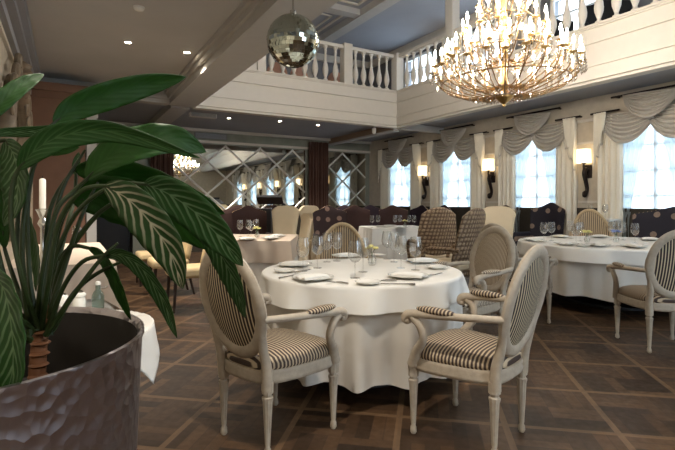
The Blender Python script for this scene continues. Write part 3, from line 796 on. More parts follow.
def make_arm(mat, name='wing_armchair', wd=1.0, cat='chair'):
    t = thing(name, '', cat)
    def prof(u):
        q = 2 * u - 1
        return 1.2 - .14 * abs(q) ** 1.7 + .015 * cos(q * 2 * pi) - .015
    mb = MB(); n = 24
    def back(sg):
        def f(u, v):
            q = 2 * u - 1; z = .12 + (prof(u) - .12) * v
            w = .31 + .045 * v
            return (q * w * wd, -.32 - .1 * v + .12 * q * q + sg * .045 * (1 - (abs(q) ** 6) * .8) * (1 if v < .97 else .4), z)
        return f
    mb.grid(back(1), n, 16).grid(back(-1), n, 16)
    k = (n + 1) * 17
    mb.f += [(16 * (n + 1) + i, 16 * (n + 1) + i + 1, k + 16 * (n + 1) + i + 1, k + 16 * (n + 1) + i) for i in range(n)]
    mb.f += [(j * (n + 1), (j + 1) * (n + 1), k + (j + 1) * (n + 1), k + j * (n + 1)) for j in range(16)]
    mb.f += [(j * (n + 1) + n, (j + 1) * (n + 1) + n, k + (j + 1) * (n + 1) + n, k + j * (n + 1) + n) for j in range(16)]
    mb.build('backrest', mat, t)
    st = MB()
    for i in range(22):
        u = (i + .5) / 22; q = 2 * u - 1
        p = (q * .355 * wd, -.42 + .12 * q * q, prof(u) - .002); st.lathe([(.011, -.004), (.008, .006), (.001, .009)], 6, p)
    st.build('nailhead_trim', 'stud', t)
    MB().box(-.3 * wd, .3 * wd, -.25, .28, .2, .38).build('seat_base', mat, t, bevel=.02)
    MB().box(-.29 * wd, .29 * wd, -.24, .3, .38, .5).build('seat_cushion', mat, t, bevel=.04)
    for sx in (-1, 1):
        X0 = .3 * wd; MB().box(min(sx * X0, sx * (X0 + .07)), max(sx * X0, sx * (X0 + .07)), -.26, .2, .3, .66).build('armrest', mat, t, bevel=.03)
        for y in (.23, -.3): MB().tube([(sx * .28 * wd, y, 0), (sx * .27 * wd, y, .22)], [.016, .024], 8, smooth=False).build('leg', 'darkwood', t)
    return t
BR = Kind(lambda: make_arm('brown')); PL = Kind(lambda: make_arm('plum')); ND = Kind(lambda: make_arm('navydots')); BD = Kind(lambda: make_arm('browndots'))
G = 'studded high-back armchairs'
BR.put(pos(.55, 10.95), facing(.35, -1), 'brown velvet armchair with studded top, just left of the glasses on the far table', G)
BR.put(pos(1.36, 11.15), facing(0, -1), 'brown velvet armchair with studded top, behind the glasses on the far table', G)
BD.put(pos(-.06, 9.0), facing(.3, -1), 'dark brown armchair with pale dots, between cream chair and brown armchair', G)
PL.put(pos(.22, 11.9), facing(.1, -1), 'plum armchair behind the left brown armchair, below the narrow mirror', G)
PL.put(pos(.93, 12.35), facing(.1, -1), 'plum armchair behind the two brown armchairs, by the sage wall corner', G)
BR.put(pos(-2.2, 10.3), facing(.2, -1), 'brown velvet armchair below the long mirror, left of the pair by the black cabinet', G)
BR.put(pos(-1.62, 9.1), facing(.5, -1), 'brown velvet armchair below the long mirror, touching the black cabinet', G)
def by_wall(y, x=7.66): return (x, y, 0)
PL.put(by_wall(9.55), pi / 2, 'plum high-back armchair under the window nearest the mirror wall', G)
PL.put(by_wall(8.72), pi / 2, 'plum high-back armchair under the far sconce, left of the wicker chairs', G)
PL.put(by_wall(6.85), pi / 2, 'plum high-back armchair peeping over the wicker and cream chairs', G)
ND.put(by_wall(5.78), pi / 2, 'navy armchair with large beige dots below the third window', G, 1.05)
ST = Kind(lambda: make_arm('navydots', 'settee', 1.72, 'settee'))
ST.put(by_wall(3.6), pi / 2, 'wide navy settee with large beige dots below the large right window')

def make_side():
    t = thing('upholstered_chair', '', 'chair')
    MB().box(-.24, .24, -.23, .25, .38, .5).build('seat', 'beige', t, bevel=.04)
    def back(u, v): return ((-.22 + .44 * u), -.24 - .1 * v + .04 * (2 * u - 1) ** 2, .5 + (.5 - .05 * (2 * u - 1) ** 2) * v)
    MB().grid(back, 12, 8).build('backrest', 'beige', t, solid=.06)
    for sx in (-1, 1):
        MB().tube([(sx * .21, .22, 0), (sx * .2, .2, .39)], [.014, .022], 8, smooth=False).build('leg', 'darkwood', t)
        MB().tube([(sx * .2, -.3, 0), (sx * .2, -.2, .39)], [.014, .022], 8, smooth=False).build('leg', 'darkwood', t)
    return t
SC = Kind(make_side); G = 'beige chairs with dark legs beside the left table'
for (x, y, l) in ((1.28, 5.75, 'nearest the viewer of the row by the left table'), (1.22, 6.75, 'second of the row by the left table'), (1.18, 7.75, 'farthest of the row by the left table')):
    SC.put((x, y, 0), pi / 2, 'beige chair with dark legs, %s' % l, G)
# chairs up on the gallery
def make_gal():
    t = thing('gallery_chair', '', 'chair')
    MB().box(-.23, .23, -.22, .24, .38, .48).build('seat', 'pinkf', t, bevel=.04)
    def b(u, v):
        a = u * 2 * pi; z = .76 + .27 * v * sin(a)
        return (.24 * v * cos(a), -.24 - (z - .5) * .15, z)
    MB().grid(b, 28, 6).build('backrest', 'pinkf', t, solid=.06)
    for sx in (-1, 1):
        for y in (.2, -.22): MB().tube([(sx * .2, y, 0), (sx * .2, y, .4)], [.014, .02], 8, smooth=False).build('leg', 'frame', t)
        MB().tube([(sx * .17, -.23, .42), (sx * .2, -.25, .62)], .018, 8, smooth=False).build('stile', 'frame', t)
    return t
GC = Kind(make_gal); G = 'pink chairs up on the gallery'
ZG = 3.453
for (x, y, rz, l) in ((4.15, 9.75, 3.0, 'behind the mirror ball'), (4.82, 9.8, 3.3, 'just left of the balustrade post'), (5.75, 9.75, 3.1, 'right of the balustrade post')):
    GC.put((x, y, ZG), rz, 'pink round-back chair on the gallery, %s' % l, G)
DK = Kind(lambda: make_arm('black'))
for (x, y, l) in ((7.45, 5.3, 'left one'), (7.45, 4.3, 'right one')):
    DK.put((x, y, ZG), 2.2, 'black armchair behind the right gallery balusters, %s' % l, 'black gallery chairs')

# ------------------------------------------------------------------ tables and cloths
def cloth_round(R, z, drop, amp, n, ph, flare=.02):
    def f(u, v):
        a = 2 * pi * u
        if v < .35: r = R * v / .35; zz = z
        elif v < .42: q = (v - .35) / .07; r = R + .012 * q; zz = z - .014 * q * q
        else:
            q = (v - .42) / .58
            r = R + .012 + flare * q + amp * q ** .8 * (sin(n * a + ph) + .5 * sin((n * 2 + 1) * a + 1.3 + ph) + .35 * sin((n - 3) * a))
            zz = z - .014 - (drop - .014) * q * (1 + .018 * sin(n * a + ph + .7))
        return (r * cos(a), r * sin(a), zz)
    return f
def round_table(loc, R, name, lowz):
    t = thing('round_table', 'round pedestal table hidden under the white cloths of the %s' % name, 'table', loc, 0, 'round pedestal tables')
    MB().lathe([(R - .03, .7), (R - .02, .71), (R - .02, .73), (R - .03, .738)], 64).build('tabletop', 'darkwood', t)
    MB().lathe([(.09, .02), (.07, .1), (.055, .3), (.07, .5), (.09, .7)], 24).build('pedestal', 'darkwood', t)
    MB().lathe([(R * .5, 0), (R * .5, .03), (R * .42, .06), (.1, .09)], 40).build('base', 'black', t)
    o = MB().grid(cloth_round(R, .745, .745 - lowz, .03, 14, .4, -.02), 220, 44).build('tablecloth', 'cloth2'); o.location = loc
    tag(o, 'long white cloth hanging in folds around the %s' % name, 'tablecloth', 'long table cloths')
    o = MB().grid(cloth_round(R + .012, .752, 0.155, .018, 9, 2.0, .02), 220, 44).build('table_topper', 'cloth'); o.location = loc
    tag(o, 'short white top cloth spread over the %s' % name, 'tablecloth', 'short top cloths')
P1 = W(.176, 3.52); round_table(P1, .715, 'front round table', .14)
P2 = W(3.53, 6.0); round_table(P2, 1.12, 'large right table', .2)
def square_table(loc, rz, sx, sy, name, drop=.3, low=None, mat='cloth', top=.75):
    t = thing('square_table', 'square table under the cloth of the %s' % name, 'table', loc, rz, 'square tables')
    MB().box(-sx + .02, sx - .02, -sy + .02, sy - .02, top - .045, top - .008).build('tabletop', 'darkwood', t, False)
    for a in (-1, 1):
        for b_ in (-1, 1): MB().box(a * (sx - .07) - .025, a * (sx - .07) + .025, b_ * (sy - .07) - .025, b_ * (sy - .07) + .025, 0, top - .045).build('leg', 'darkwood', t, False)
    def mk(dr, e, zt, ph):
        def f(u, v):
            a = 2 * pi * u; c, s = cos(a), sin(a); m = max(abs(c), abs(s)); X, Y = c / m * (sx + e), s / m * (sy + e)
            if v < .4: return (X * v / .4, Y * v / .4, zt)
            q = (v - .4) / .6; cor = min(abs(c), abs(s)) / m
            k = 1 + q * (.015 + .05 * cor ** 4) + .022 * q * sin(14 * a + ph) / 1.0
            return (X * k, Y * k, zt - dr * q * (1 + .35 * cor ** 5))
        return f
    if low:
        o = MB().grid(mk(top - .004 - low, .0, top - .004, 1.), 200, 24).build('tablecloth', 'cloth2'); o.location = loc; o.rotation_euler = (0, 0, rz)
        tag(o, 'long cream under-cloth hanging around the %s' % name, 'tablecloth', 'long table cloths')
    o = MB().grid(mk(drop, .012, top + .002, 0), 200, 24).build('table_topper', mat); o.location = loc; o.rotation_euler = (0, 0, rz)
    tag(o, 'short square top cloth spread over the %s' % name, 'tablecloth', 'short top cloths')
P3 = W(1.2, 9.9); square_table(P3, radians(-18), .62, .5, 'far table before the brown armchairs', .3, .1)
P4 = W(-1.16, 6.9); square_table(P4, radians(-30), .52, .62, 'left middle table behind the front left armchair', .3, .12, 'pinkcloth')
square_table((-.02, 5.6, 0), 0, .38, 1.15, 'long table along the left wall', .3, .12, 'pinkcloth')
PS = Vector((-.11, 2.24 * .866 * 1.13 - .0, 0)); PS = W(-1.11, 1.88)
t = thing('small_round_table', 'small round table with a white cloth directly behind the plant pot', 'table', PS)
MB().lathe([(.34, .71), (.35, .72), (.35, .735), (.34, .742)], 48).build('tabletop', 'darkwood', t)
MB().lathe([(.04, .02), (.03, .1), (.03, .6), (.05, .71)], 16).build('pedestal', 'darkwood', t)
MB().lathe([(.2, 0), (.2, .02), (.05, .04)], 32).build('base', 'black', t)
def cl(u, v):
    a = 2 * pi * u; c, s = cos(a), sin(a); m = max(abs(c), abs(s)); side = .36 / m * 1.14      # distance to the cloth's edge
    r = side * v
    if r <= .35: return (r * c, r * s, .745)
    q = r - .35; return ((.35 + .1 * q + .012 * sin(8 * a) * min(1, q * 9)) * c, (.35 + .1 * q + .012 * sin(8 * a) * min(1, q * 9)) * s, .745 - .95 * q)
o = MB().grid(cl, 160, 40).build('tablecloth', 'cloth', solid=.003); o.location = PS; o.rotation_euler = (0, 0, radians(15))
tag(o, 'white cloth with a hanging corner on the small table behind the plant pot', 'tablecloth')
# console at the window wall
t = thing('console_table', 'narrow cream console against the window wall behind the cane armchair', 'table', (7.95, 4.78, 0))
MB().box(-.17, .17, -.3, .3, .94, .98).build('tabletop', 'cloth', t, False, bevel=.008)
MB().box(-.15, .15, -.27, .27, .05, .94).build('cabinet', 'slip', t, False)
for a in (-1, 1):
    for b_ in (-1, 1): MB().box(a * .13 - .02, a * .13 + .02, b_ * .24 - .02, b_ * .24 + .02, 0, .06).build('foot', 'darkwood', t, False)

# ------------------------------------------------------------------ tableware
def make_glass():
    t = thing('wine_glass', '', 'glass')
    o = MB().lathe([(.006, .1), (.024, .108), (.04, .128), (.0475, .155), (.0475, .18), (.042, .215), (.036, .245), (.035, .245), (.041, .215), (.0463, .18), (.0463, .156), (.039, .13), (.023, .11), (.004, .104)], 24).build('bowl', 'glass', t)
    MB().lathe([(.004, .004), (.0038, .03), (.0035, .06), (.004, .095), (.006, .106)], 10).build('stem', 'glass', t)
    MB().lathe([(.034, 0), (.034, .0015), (.015, .004), (.004, .006)], 20).build('foot', 'glass', t)
    return t
GL = Kind(make_glass)
def make_tumbler():
    t = thing('water_glass', '', 'glass')
    MB().lathe([(.028, 0), (.03, .004), (.037, .06), (.038, .12), (.0365, .12), (.0355, .06), (.0285, .008), (.002, .007)], 20).build('bowl', 'glass', t); return t
def make_plate(r, name):
    def f():
        t = thing(name, '', 'plate')
        MB().lathe([(r * .6, 0), (r * .65, .003), (r, .016), (r, .019), (r * .66, .008), (r * .1, .006), (.002, .006)], 40).build('dish', 'porcelain', t)
        MB().lathe([(r * .985, .0172), (r * 1.002, .0195), (r * .985, .0195)], 40, cap=False).build('rim', 'silver', t)
        return t
    return f
DP, BP = Kind(make_plate(.135, 'dinner_plate')), Kind(make_plate(.08, 'side_plate'))
def make_napkin():
    t = thing('folded_napkin', '', 'napkin')
    def f(u, v):
        x = -.1 + .2 * u; y = -.05 + .1 * v
        return (x, y * (1 - .25 * u), .006 + .02 * sin(pi * u) ** .5 * sin(pi * v) ** .5 + .006 * sin(v * 9))
    MB().grid(f, 20, 14).build('upper_fold', 'cloth', t, solid=.005)
    MB().box(-.1, .1, -.055, .055, 0, .006).build('lower_fold', 'cloth', t, bevel=.002)
    return t
NK = Kind(make_napkin)
def make_knife():
    t = thing('table_knife', '', 'knife')
    MB().box(-.009, .009, 0, .12, .001, .003).build('blade', 'silver', t, False, bevel=.001)
    MB().tube([(0, -.1, .005), (0, -.05, .005), (0, .0, .003)], [.006, .007, .004], 8).build('handle', 'silver', t); return t
def make_fork():
    t = thing('table_fork', '', 'fork')
    MB().tube([(0, -.11, .005), (0, -.02, .004), (0, .04, .004)], [.007, .004, .004], 8).build('handle', 'silver', t)
    mb = MB().box(-.012, .012, .035, .055, .003, .005)
    for x in (-.0105, -.0035, .0035, .0105): mb.box(x - .0014, x + .0014, .055, .1, .003, .005)
    mb.build('tines', 'silver', t, False); return t
KN, FK = Kind(make_knife), Kind(make_fork)
def make_vase(col):
    def f():
        t = thing('flower_vase', '', 'vase')
        MB().lathe([(.025, 0), (.034, .02), (.036, .045), (.02, .08), (.024, .1), (.022, .1), (.018, .08), (.033, .045), (.03, .02), (.002, .006)], 20).build('bottle', 'glass', t)
        for k in range(5):
            a = 2 * pi * k / 5; e = Vector((.035 * cos(a), .035 * sin(a), .135 + .015 * (k % 2)))
            s = MB().tube([(0, 0, .01), (.004 * cos(a), .004 * sin(a), .09), tuple(e)], .0018, 5).build('flower_stem', 'stemg', t)
            mb = MB()
            for q in range(6):
                b_ = 2 * pi * q / 6; mb.lathe([(.003, -.006), (.012, 0), (.009, .008), (.001, .01)], 8, e + Vector((.014 * cos(b_), .014 * sin(b_), 0)))
            mb.lathe([(.003, -.004), (.01, .006), (.001, .014)], 8, e); mb.build('blossom', col, s)
        return t
    return f
VY, VB = Kind(make_vase('yellow')), Kind(make_vase('bluep'))
def setting(kind, pts, z, what, where, group, rot=None):
    """things of one kind on one table, named in order from the left of the photo"""
    pts = sorted(pts, key=lambda p: p[0] if len(p) == 2 else p[0])
    for i, p in enumerate(pts):
        loc = on(p[0], p[1], z)
        lab = '%s %s from the left on the %s' % (ORD[i], what, where) if len(pts) > 1 else 'the only %s on the %s' % (what, where)
        kind.put(loc, p[2] if len(p) > 2 else (rot or 0), lab, group)
Z1 = .755
FT, LT, MT, BT = 'front round table', 'large right table', 'left middle table', 'far table before the brown armchairs'
setting(GL, [(303, 271), (317.5, 268), (327, 262), (337, 261), (355, 278), (363, 272), (387, 259), (394, 262), (401, 268), (415.5, 270)], Z1, 'wine glass', FT, 'wine glasses on the front table')
D1 = [(313, 279), (295, 265.5), (408, 277), (423, 262), (346, 256.8)]
setting(DP, D1, Z1, 'dinner plate', FT, 'dinner plates on the front table')
setting(NK, [(x, y - .8, a) for (x, y), a in zip(D1, (.2, -.6, -.9, -.4, 0))], Z1 + .019, 'folded white napkin', FT, 'napkins on the front table')
setting(BP, [(285, 272), (368, 284), (437, 268.5), (377, 256.3)], Z1, 'side plate', FT, 'side plates on the front table')
setting(KN, [(336, 282.5, .3), (302, 271.5, -1.6 + .6), (434, 275, -1.2), (381, 281, 1.0)], Z1, 'table knife', FT, 'knives on the front table')
setting(FK, [(397, 284.5, .9), (290, 276.5, -1.1), (410, 262, -.3)], Z1, 'table fork', FT, 'forks on the front table')
VY.put(on(372, 265, Z1), 0, 'small glass vase with yellow flowers among glasses on the front table', 'flower vases')
D2 = [(533, 240.3), (566, 244.5), (598, 245.8), (634, 247), (560, 237.2), (600, 237.3), (650, 240)]
setting(DP, D2, Z1, 'dinner plate', LT, 'dinner plates on the large table')
setting(NK, [(x, y - .6, .4 * k) for k, (x, y) in enumerate(D2)], Z1 + .019, 'folded white napkin', LT, 'napkins on the large table')
setting(GL, [(544, 241.5), (551.5, 240.5), (576, 243.5), (580, 241), (612, 240), (617, 238.5), (623, 240), (635, 243), (571, 238.6)], Z1, 'wine glass', LT, 'wine glasses on the large table')
setting(BP, [(540, 242), (582, 246.6)], Z1, 'side plate', LT, 'side plates on the large table')
setting(KN, [(576, 244.6, .8), (616, 246, .6)], Z1, 'table knife', LT, 'knives on the large table')
VY.put(on(587, 243, Z1), .4, 'small glass vase with yellow flowers on the large right table', 'flower vases')
VB.put(on(616, 242.5, Z1), .4, 'small glass vase with blue flowers on the large right table', 'flower vases')
Z4 = .757
setting(GL, [(240, 236.5), (248.5, 236), (251, 238), (256, 235)], Z4, 'wine glass', MT, 'wine glasses on the left middle table')
D4 = [(247, 239.6), (271, 238.6), (277, 236.4)]
setting(DP, D4, Z4, 'dinner plate', MT, 'dinner plates on the left middle table')
setting(NK, [(x, y - .5, .5) for x, y in D4], Z4 + .019, 'folded white napkin', MT, 'napkins on the left middle table')
VY.put(on(257, 238, Z4), 0, 'small glass vase with yellow flowers on the left middle table', 'flower vases')
setting(GL, [(372, 227.6), (378, 227), (395, 227.2), (400, 226.6), (409, 227), (414, 227.3)], Z4, 'wine glass', BT, 'wine glasses on the far table')
D3 = [(381, 226.8), (402, 228), (390, 226)]
setting(DP, D3, Z4, 'dinner plate', BT, 'dinner plates on the far table')
VY.put(on(405, 227.6, Z4), 0, 'small glass vase with pale flowers on the far table', 'flower vases')
for i, y in enumerate((4.64, 4.9)): GL.put((7.93, y, .981), 0, '%s wine glass on the narrow console by the window wall' % ('right', 'left')[i], 'wine glasses on the console')
GL.put((.1, 5.9, .757), 0, 'wine glass on the long table along the left wall', None)
# on the small table
t = thing('salt_shaker', 'white salt shaker on the small table, right one of the pair', 'shaker', on(79, 310, .75))
MB().lathe([(.024, 0), (.028, .006), (.029, .03), (.026, .062), (.03, .066), (.03, .074), (.02, .084), (.002, .086)], 20).build('body', 'porcelain', t)
MB().lathe([(.021, .083), (.012, .092), (.002, .094)], 16).build('cap', 'silver', t)
t = thing('pepper_shaker', 'white pepper shaker on the small table, left one of the pair', 'shaker', on(63, 310, .75))
MB().lathe([(.024, 0), (.028, .006), (.027, .04), (.025, .06), (.018, .07), (.002, .072)], 20).build('body', 'porcelain', t)
MB().lathe([(.016, .07), (.01, .078), (.002, .08)], 16).build('cap', 'silver', t)
t = thing('oil_bottle', 'small clear glass bottle with a spout on the small table', 'bottle', on(98, 309, .75))
MB().lathe([(.022, 0), (.026, .006), (.027, .06), (.02, .08), (.011, .092), (.011, .112), (.013, .114)], 20).build('body', 'bottle', t)
MB().lathe([(.012, .114), (.014, .12), (.01, .13), (.002, .132)], 16).build('stopper', 'porcelain', t)
MB().tube([(.008, 0, .1), (.03, 0, .098), (.042, 0, .106)], [.005, .004, .003], 6).build('spout', 'silver', t)
pcn = W((42.5 - CX) / F * 1.9, 1.9, .748)
t = thing('candlestick', 'tall ornate silver candlestick on the small table behind the plant', 'candlestick', pcn)
MB().lathe([(.06, 0), (.06, .008), (.03, .02), (.012, .04), (.018, .06), (.01, .1), (.008, .25), (.014, .28), (.008, .3), (.008, .4), (.018, .42), (.01, .44), (.022, .47), (.026, .475), (.014, .48)], 20).build('stand', 'silver', t)
MB().lathe([(.012, .47), (.012, .595), (.008, .6), (.002, .602)], 16).build('candle', 'wax', t)
MB().tube([(0, 0, .6), (0, 0, .612)], .0012, 5, smooth=False).build('wick', 'black', t)

# music stand and cabinet
pm = W((270 - CX) / F * 10.6, 10.6)
t = thing('music_stand', 'black music stand with a tilted desk before the lattice mirror', 'music stand', pm, radians(-30))
Mr = Matrix.Translation((0, 0, 1.3)) @ Matrix.Rotation(radians(-28), 4, 'X')
MB().box(-.29, .29, -.16, .16, -.006, .006, Mr).box(-.29, .29, -.17, -.155, 0, .05, Mr).build('desk', 'black', t, False)
MB().tube([(0, 0, .05), (0, 0, 1.3)], .013, 8, smooth=False).build('pole', 'black', t)
for k in range(3): MB().tube([(0, 0, .25), (.28 * cos(2.1 * k), .28 * sin(2.1 * k), .01)], .009, 6, smooth=False).build('leg', 'black', t)
pm = W((262 - CX) / F * 10.0, 10.0)
t = thing('speaker_cabinet', 'black upright speaker cabinet below the music stand', 'speaker', pm, radians(-25))
MB().box(-.2, .2, -.16, .16, 0, 1.14).build('cabinet', 'black', t, False, bevel=.01)
MB().lathe([(.13, 0), (.13, .01), (.05, .012), (.002, .02)], 24).build('cone', 'dado', t).rotation_euler = (pi / 2, 0, 0)
KO = [c for c in children(t) if c.name.startswith('cone')][0]; KO.location = (0, -.162, .7)

# wall mirror on the left wall
t = thing('wall_mirror', 'large arched mirror in an ornate silver frame on the left wall', 'mirror', (XL, 6.2, 0))
def arch(u, w, k):                                   # outline of the frame, u from bottom left over the top to bottom right
    if u < .3: y, z = -w, .95 + (1.85 - .95) * u / .3
    elif u > .7: y, z = w, .95 + (1.85 - .95) * (1 - u) / .3
    else:
        a = pi - pi * (u - .3) / .4; y, z = w * cos(a), 1.85 + (.72 + k) * sin(a)
    return y, z
pts = [arch(k / 60, 1.2, 0) for k in range(61)] ; pts += [pts[0]]
MB().tube([(.05, y, z) for y, z in pts], .07, 10, .6, smooth=False).build('frame', 'frameor', t)
pts2 = [arch(k / 60, 1.08, -.12) for k in range(61)]; pts2 += [pts2[0]]
MB().tube([(.06, y, max(z, 1.07)) for y, z in pts2], .035, 8, smooth=False).build('inner_bead', 'frameor', t)
o = MB(); o.add([(.02, y, z) for y, z in pts[:-1]], [tuple(range(61))]); o.build('mirror_glass', 'mirror', t, False)
for s in (-1, 1):
    for k in range(4):
        sp = []
        for q in range(14):
            a = q * .55; r = .17 * (1 - q / 16)
            sp.append((.09, s * (1.2 - .26 * k * .9 + r * cos(a)), 2.12 + .17 * k * .9 + r * sin(a)))
        MB().tube(sp, [.035 - .0015 * q for q in range(14)], 8).build('scroll', 'frameor', t)
MB().lathe([(.002, -.12), (.1, -.05), (.14, .03), (.08, .1), (.1, .14), (.002, .2)], 14, (.08, 0, 2.62)).build('crest', 'frameor', t)

# ------------------------------------------------------------------ the plant
cpot = W(-.68, .856)
t = thing('metal_planter', 'large hammered metal planter at the front left corner', 'planter', cpot)
MB().lathe([(.255, 0), (.26, .01), (.272, .3), (.292, .8), (.3, .98), (.304, .987), (.304, .995), (.298, .996), (.292, .987), (.28, .8), (.275, .72), (.002, .72)], 72).build('pot_body', 'pot', t)
MB().lathe([(.2905, .983), (.2805, .82), (.02, .82)], 64, cap=False).build('pot_lining', 'potin', t)
o = MB().lathe([(.268, .835), (.2, .85), (.1, .845), (.002, .855)], 48, cpot).build('potting_soil', 'soil'); tag(o, 'dark potting soil inside the metal planter', 'soil', None, 'stuff')
plant = thing('potted_plant', 'leafy houseplant with long striped leaves growing from the metal planter', 'plant', W((38 - CX) / F * .95, .95, .85))
OFF = plant.location.copy()
def rel(p): return p - OFF
tr = [at(36, 396, .93), at(38, 360, .94), at(41, 330, .95), at(44, 305, .95)]
mb = MB(); mb.tube([rel(p) for p in tr], [.016, .015, .014, .008], 10)
for k in range(7):
    f = .1 + .12 * k; p = rel(tr[0].lerp(tr[3], f)); mb.lathe([(.014, -.004), (.0185, 0), (.014, .004)], 12, p)
mb.build('cane', 'trunk', plant)
view = W(0, 1)
def leaf(pts, hw, mat, roll=20, fold=.22, petiole=None, pr=.0045, peak=.45, droop=0):
    """pts: spine as (px, py, depth); hw: half width in pixels; roll: turn of the blade about its spine"""
    P = [at(*p) for p in pts]; P, _ = spline(P, 1.0, 8); n = len(P) - 1; nv = 8
    vs, uv, fs = [], [], []
    for i, p in enumerate(P):
        u = i / n; tg = (P[min(i + 1, n)] - P[max(i - 1, 0)]).normalized()
        side = tg.cross(view).normalized(); dep = tg.cross(side).normalized()
        a = radians(roll); wd = (side * cos(a) + dep * sin(a)).normalized(); nr = tg.cross(wd).normalized()
        k = (u / peak) ** .62 if u < peak else ((1 - u) / (1 - peak)) ** .75
        k = sin(min(1, k) * pi / 2) ** 1.0
        dp = pts[0][2] * (1 - u) + pts[-1][2] * u
        w = hw * dp / F * max(k, .015) / max(.35, cos(a))
        for j in range(nv + 1):
            q = -1 + 2 * j / nv
            rip = .04 * w * sin(u * 40 + 2 * abs(q)) * abs(q)
            vs.append(rel(p + wd * (w * q * (1 - .1 * fold)) + nr * (fold * w * abs(q) ** 1.3 + rip))); uv.append((u, .5 + q * .5))
    for i in range(n):
        for j in range(nv): fs.append((i * (nv + 1) + j, i * (nv + 1) + j + 1, (i + 1) * (nv + 1) + j + 1, (i + 1) * (nv + 1) + j))
    mb = MB(); mb.v = [tuple(v) for v in vs]; mb.f = fs; mb.uv = uv
    o = mb.build('leaf', mat, plant, solid=.0008)
    if petiole:
        pp = [rel(at(*q)) for q in petiole] + [rel(P[0]), rel(P[min(3, n)])]
        MB().tube(pp, [pr * 1.6] + [pr * 1.0] * (len(pp) - 3) + [pr * .8, pr * .4], 8).build('leaf_stalk', 'petiole', o)
    return o
B = (40, 335, .95)
leaf([(53, 124, .98), (75, 108, 1.0), (110, 95, 1.03), (150, 84, 1.07), (186, 77, 1.1)], 12, 'leafp', 30, petiole=[B, (30, 280, .93), (28, 200, .93), (40, 140, .96)])
leaf([(86, 180, .93), (108, 158, .94), (140, 144, .95), (175, 140, .98), (206, 152, 1.02)], 18, 'leafp', -12, petiole=[B, (40, 290, .9), (55, 215, .9), (72, 193, .92)])
leaf([(18, 170, .85), (38, 148, .84), (70, 134, .85), (120, 133, .87), (200, 158, .9)], 12, 'leafh', 25, petiole=[B, (25, 290, .86), (12, 230, .85), (12, 190, .85)])
leaf([(-25, 124, .8), (-6, 110, .82), (10, 95, .84), (28, 82, .87), (44, 74, .9)], 9, 'leafp', 20, petiole=[B, (5, 300, .85), (-25, 200, .8), (-32, 150, .8)])
leaf([(-20, 133, .84), (10, 132, .86), (40, 131, .88), (66, 129, .9), (92, 133, .92)], 5, 'leaff', 30)
leaf([(104, 186, .86), (128, 199, .85), (150, 222, .85), (170, 252, .86), (183, 289, .88)], 21, 'leafs', 12, fold=.16, peak=.5, petiole=[B, (48, 285, .88), (58, 225, .87), (80, 192, .86)])
leaf([(143, 184, .95), (165, 192, .95), (195, 212, .95), (222, 240, .96), (243, 266, .98)], 19, 'leaff', 14, fold=.16, petiole=[B, (50, 275, .95), (75, 215, .95), (112, 186, .95)])
leaf([(196, 226, 1.0), (212, 240, 1.0), (226, 264, 1.0), (237, 290, 1.01), (245, 318, 1.03)], 12, 'leaff', 30, petiole=[(60, 260, 1.0), (110, 205, 1.0), (165, 205, 1.0)])
leaf([(72, 202, 1.02), (105, 196, 1.03), (145, 206, 1.04), (185, 224, 1.05), (212, 250, 1.07)], 25, 'leafp', 25, petiole=[B, (52, 290, 1.0), (58, 235, 1.0)])
leaf([(74, 170, 1.02), (110, 172, 1.03), (150, 182, 1.05), (190, 198, 1.06), (225, 214, 1.08)], 17, 'leafp', 25, petiole=[B, (44, 280, 1.0), (50, 210, 1.0)])
leaf([(104, 256, .93), (122, 255, .92), (143, 270, .92), (163, 300, .93), (177, 338, .95)], 9, 'leaff', 20, peak=.6, petiole=[(48, 330, .94), (62, 290, .94), (82, 262, .93)])
leaf([(88, 248, .97), (100, 254, .96), (112, 272, .95), (122, 296, .95), (131, 320, .96)], 7.5, 'leafp', 25, peak=.6, petiole=[(50, 335, .96), (56, 280, .97), (70, 248, .97)])
leaf([(-8, 270, .7), (5, 292, .69), (12, 330, .68), (12, 375, .68), (-6, 425, .69)], 24, 'leaff', 20, petiole=[(30, 340, .9), (-5, 320, .8), (-20, 270, .72)])
leaf([(5, 140, .88), (14, 155, .88), (18, 175, .88), (16, 200, .88), (4, 226, .89)], 20, 'leaff', 20, petiole=[B, (12, 300, .9), (-10, 210, .88), (-6, 150, .88)])
leaf([(24, 205, .98), (30, 222, .98), (36, 245, .98), (38, 268, .98), (36, 292, .98)], 9, 'leafp', 35, peak=.5, petiole=[B, (20, 270, .98), (18, 215, .98)])
leaf([(60, 130, .92), (52, 142, .93), (50, 150, .93), (66, 150, .93), (80, 147, .94)], 5, 'leafp', 20)
leaf([(76, 176, 1.1), (76, 168, 1.1), (77, 160, 1.1), (79, 152, 1.1)], 3.5, 'leaff', 20, petiole=[B, (66, 230, 1.05), (74, 200, 1.1)])
leaf([(5, 250, .95), (0, 200, .92), (-6, 170, .9), (-14, 140, .88)], 9, 'leafp', 20, petiole=[B, (22, 300, .94)])
# bare stalks
for q in ([(46, 335, .93), (70, 300, .92), (100, 260, .92), (118, 243, .93)], [(52, 330, .94), (75, 292, .95), (98, 273, .95), (130, 258, .95)], [(30, 335, .92), (22, 250, .9), (30, 180, .9), (42, 150, .9)],
          [(44, 330, .95), (66, 262, .97), (82, 215, .98), (98, 182, 1.0)], [(36, 330, .93), (48, 250, .95), (62, 190, .97), (85, 150, 1.0)]):
    MB().tube([rel(at(*p)) for p in q], [.0065, .005, .004, .0025], 8).build('leaf_stalk', 'petiole', plant)

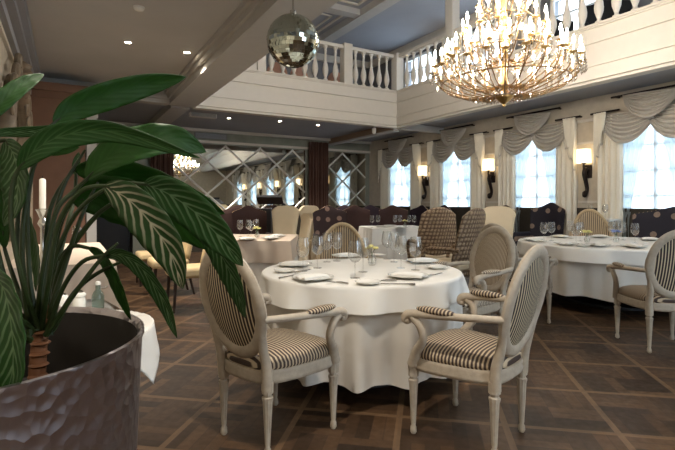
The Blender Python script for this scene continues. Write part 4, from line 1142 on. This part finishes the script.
# ------------------------------------------------------------------ light
wd = bpy.data.worlds.new('sky'); bpy.context.scene.world = wd; wd.use_nodes = True
bg = wd.node_tree.nodes['Background']; bg.inputs[0].default_value = lin((236, 243, 252)); bg.inputs[1].default_value = 1.7
def lamp(kind, name, loc, energy, color=(255, 243, 228), rot=None, **kw):
    l = bpy.data.lights.new(name, kind); l.energy = energy; l.color = lin(color)[:3]
    for k, v in kw.items(): setattr(l, k, v)
    o = bpy.data.objects.new(name, l); C.objects.link(o); o.location = loc
    if rot: o.rotation_euler = rot
    return o
for i, p in enumerate(SP): lamp('SPOT', 'spotlight_beam', p - Vector((0, 0, .03)), 60, spot_size=radians(110), spot_blend=.7, shadow_soft_size=.04)
# two unseen recessed spots added over the camera side to light the left bay
for x, y, l in ((.6, 1.4, 'nearest the viewer, above the frame'), (.6, -1.2, 'behind the viewer')):
    K_SPOT.put((x, y, 3.249), 0, 'added unseen recessed spotlight in the left grey ceiling, %s' % l, 'recessed ceiling spotlights')
    lamp('SPOT', 'spotlight_beam', (x, y, 3.2), 55, spot_size=radians(120), spot_blend=.7, shadow_soft_size=.05)
# globe lamps on the gallery walls
def make_globe():
    t = thing('gallery_lamp', '', 'lamp')
    MB().lathe([(.05, -.008), (.05, .02), (.02, .03)], 16).build('wall_plate', 'gold', t).rotation_euler = (0, -pi / 2, 0)
    MB().tube([(-.02, 0, 0), (-.1, 0, -.02), (-.12, 0, .05)], .01).build('lamp_arm', 'gold', t)
    MB().lathe([(.065 * sin(pi * k / 12) + .001, .12 - .065 * cos(pi * k / 12)) for k in range(13)], 20, (-.12, 0, 0)).build('globe', 'globe', t)
    return t
GB = Kind(make_globe)
for (x, y, rz, l) in ((XW, 8.75, 0, 'on the window wall, left of the column'), (XW, 6.45, 0, 'on the window wall, behind the chandelier'), (4.3, YM, pi / 2, 'on the end wall, behind the mirror ball'), (5.9, YM, pi / 2, 'on the end wall, near the gallery corner')):
    GB.put((x, y, 4.75), rz, 'small lit globe lamp on the gallery, %s' % l, 'gallery globe lamps')

# ------------------------------------------------------------------ camera
cam = bpy.data.cameras.new('camera'); co = bpy.data.objects.new('camera', cam); C.objects.link(co)
co.location = (0, 0, H); co.rotation_euler = (pi / 2, 0, radians(-30))
cam.sensor_width = 36; cam.lens = F / 675 * 36; cam.shift_y = -(225 - HY) / 675; cam.clip_start = .05
sc = bpy.context.scene; sc.camera = co
vs = sc.view_settings; vs.view_transform = 'Standard'; vs.look = 'None'; vs.gamma = 1.0; vs.exposure = 2.2; vs.use_curve_mapping = False
sc.cycles.max_bounces = 10; sc.cycles.transparent_max_bounces = 24; sc.cycles.use_denoising = True
sc.cycles.sample_clamp_indirect = 6.0
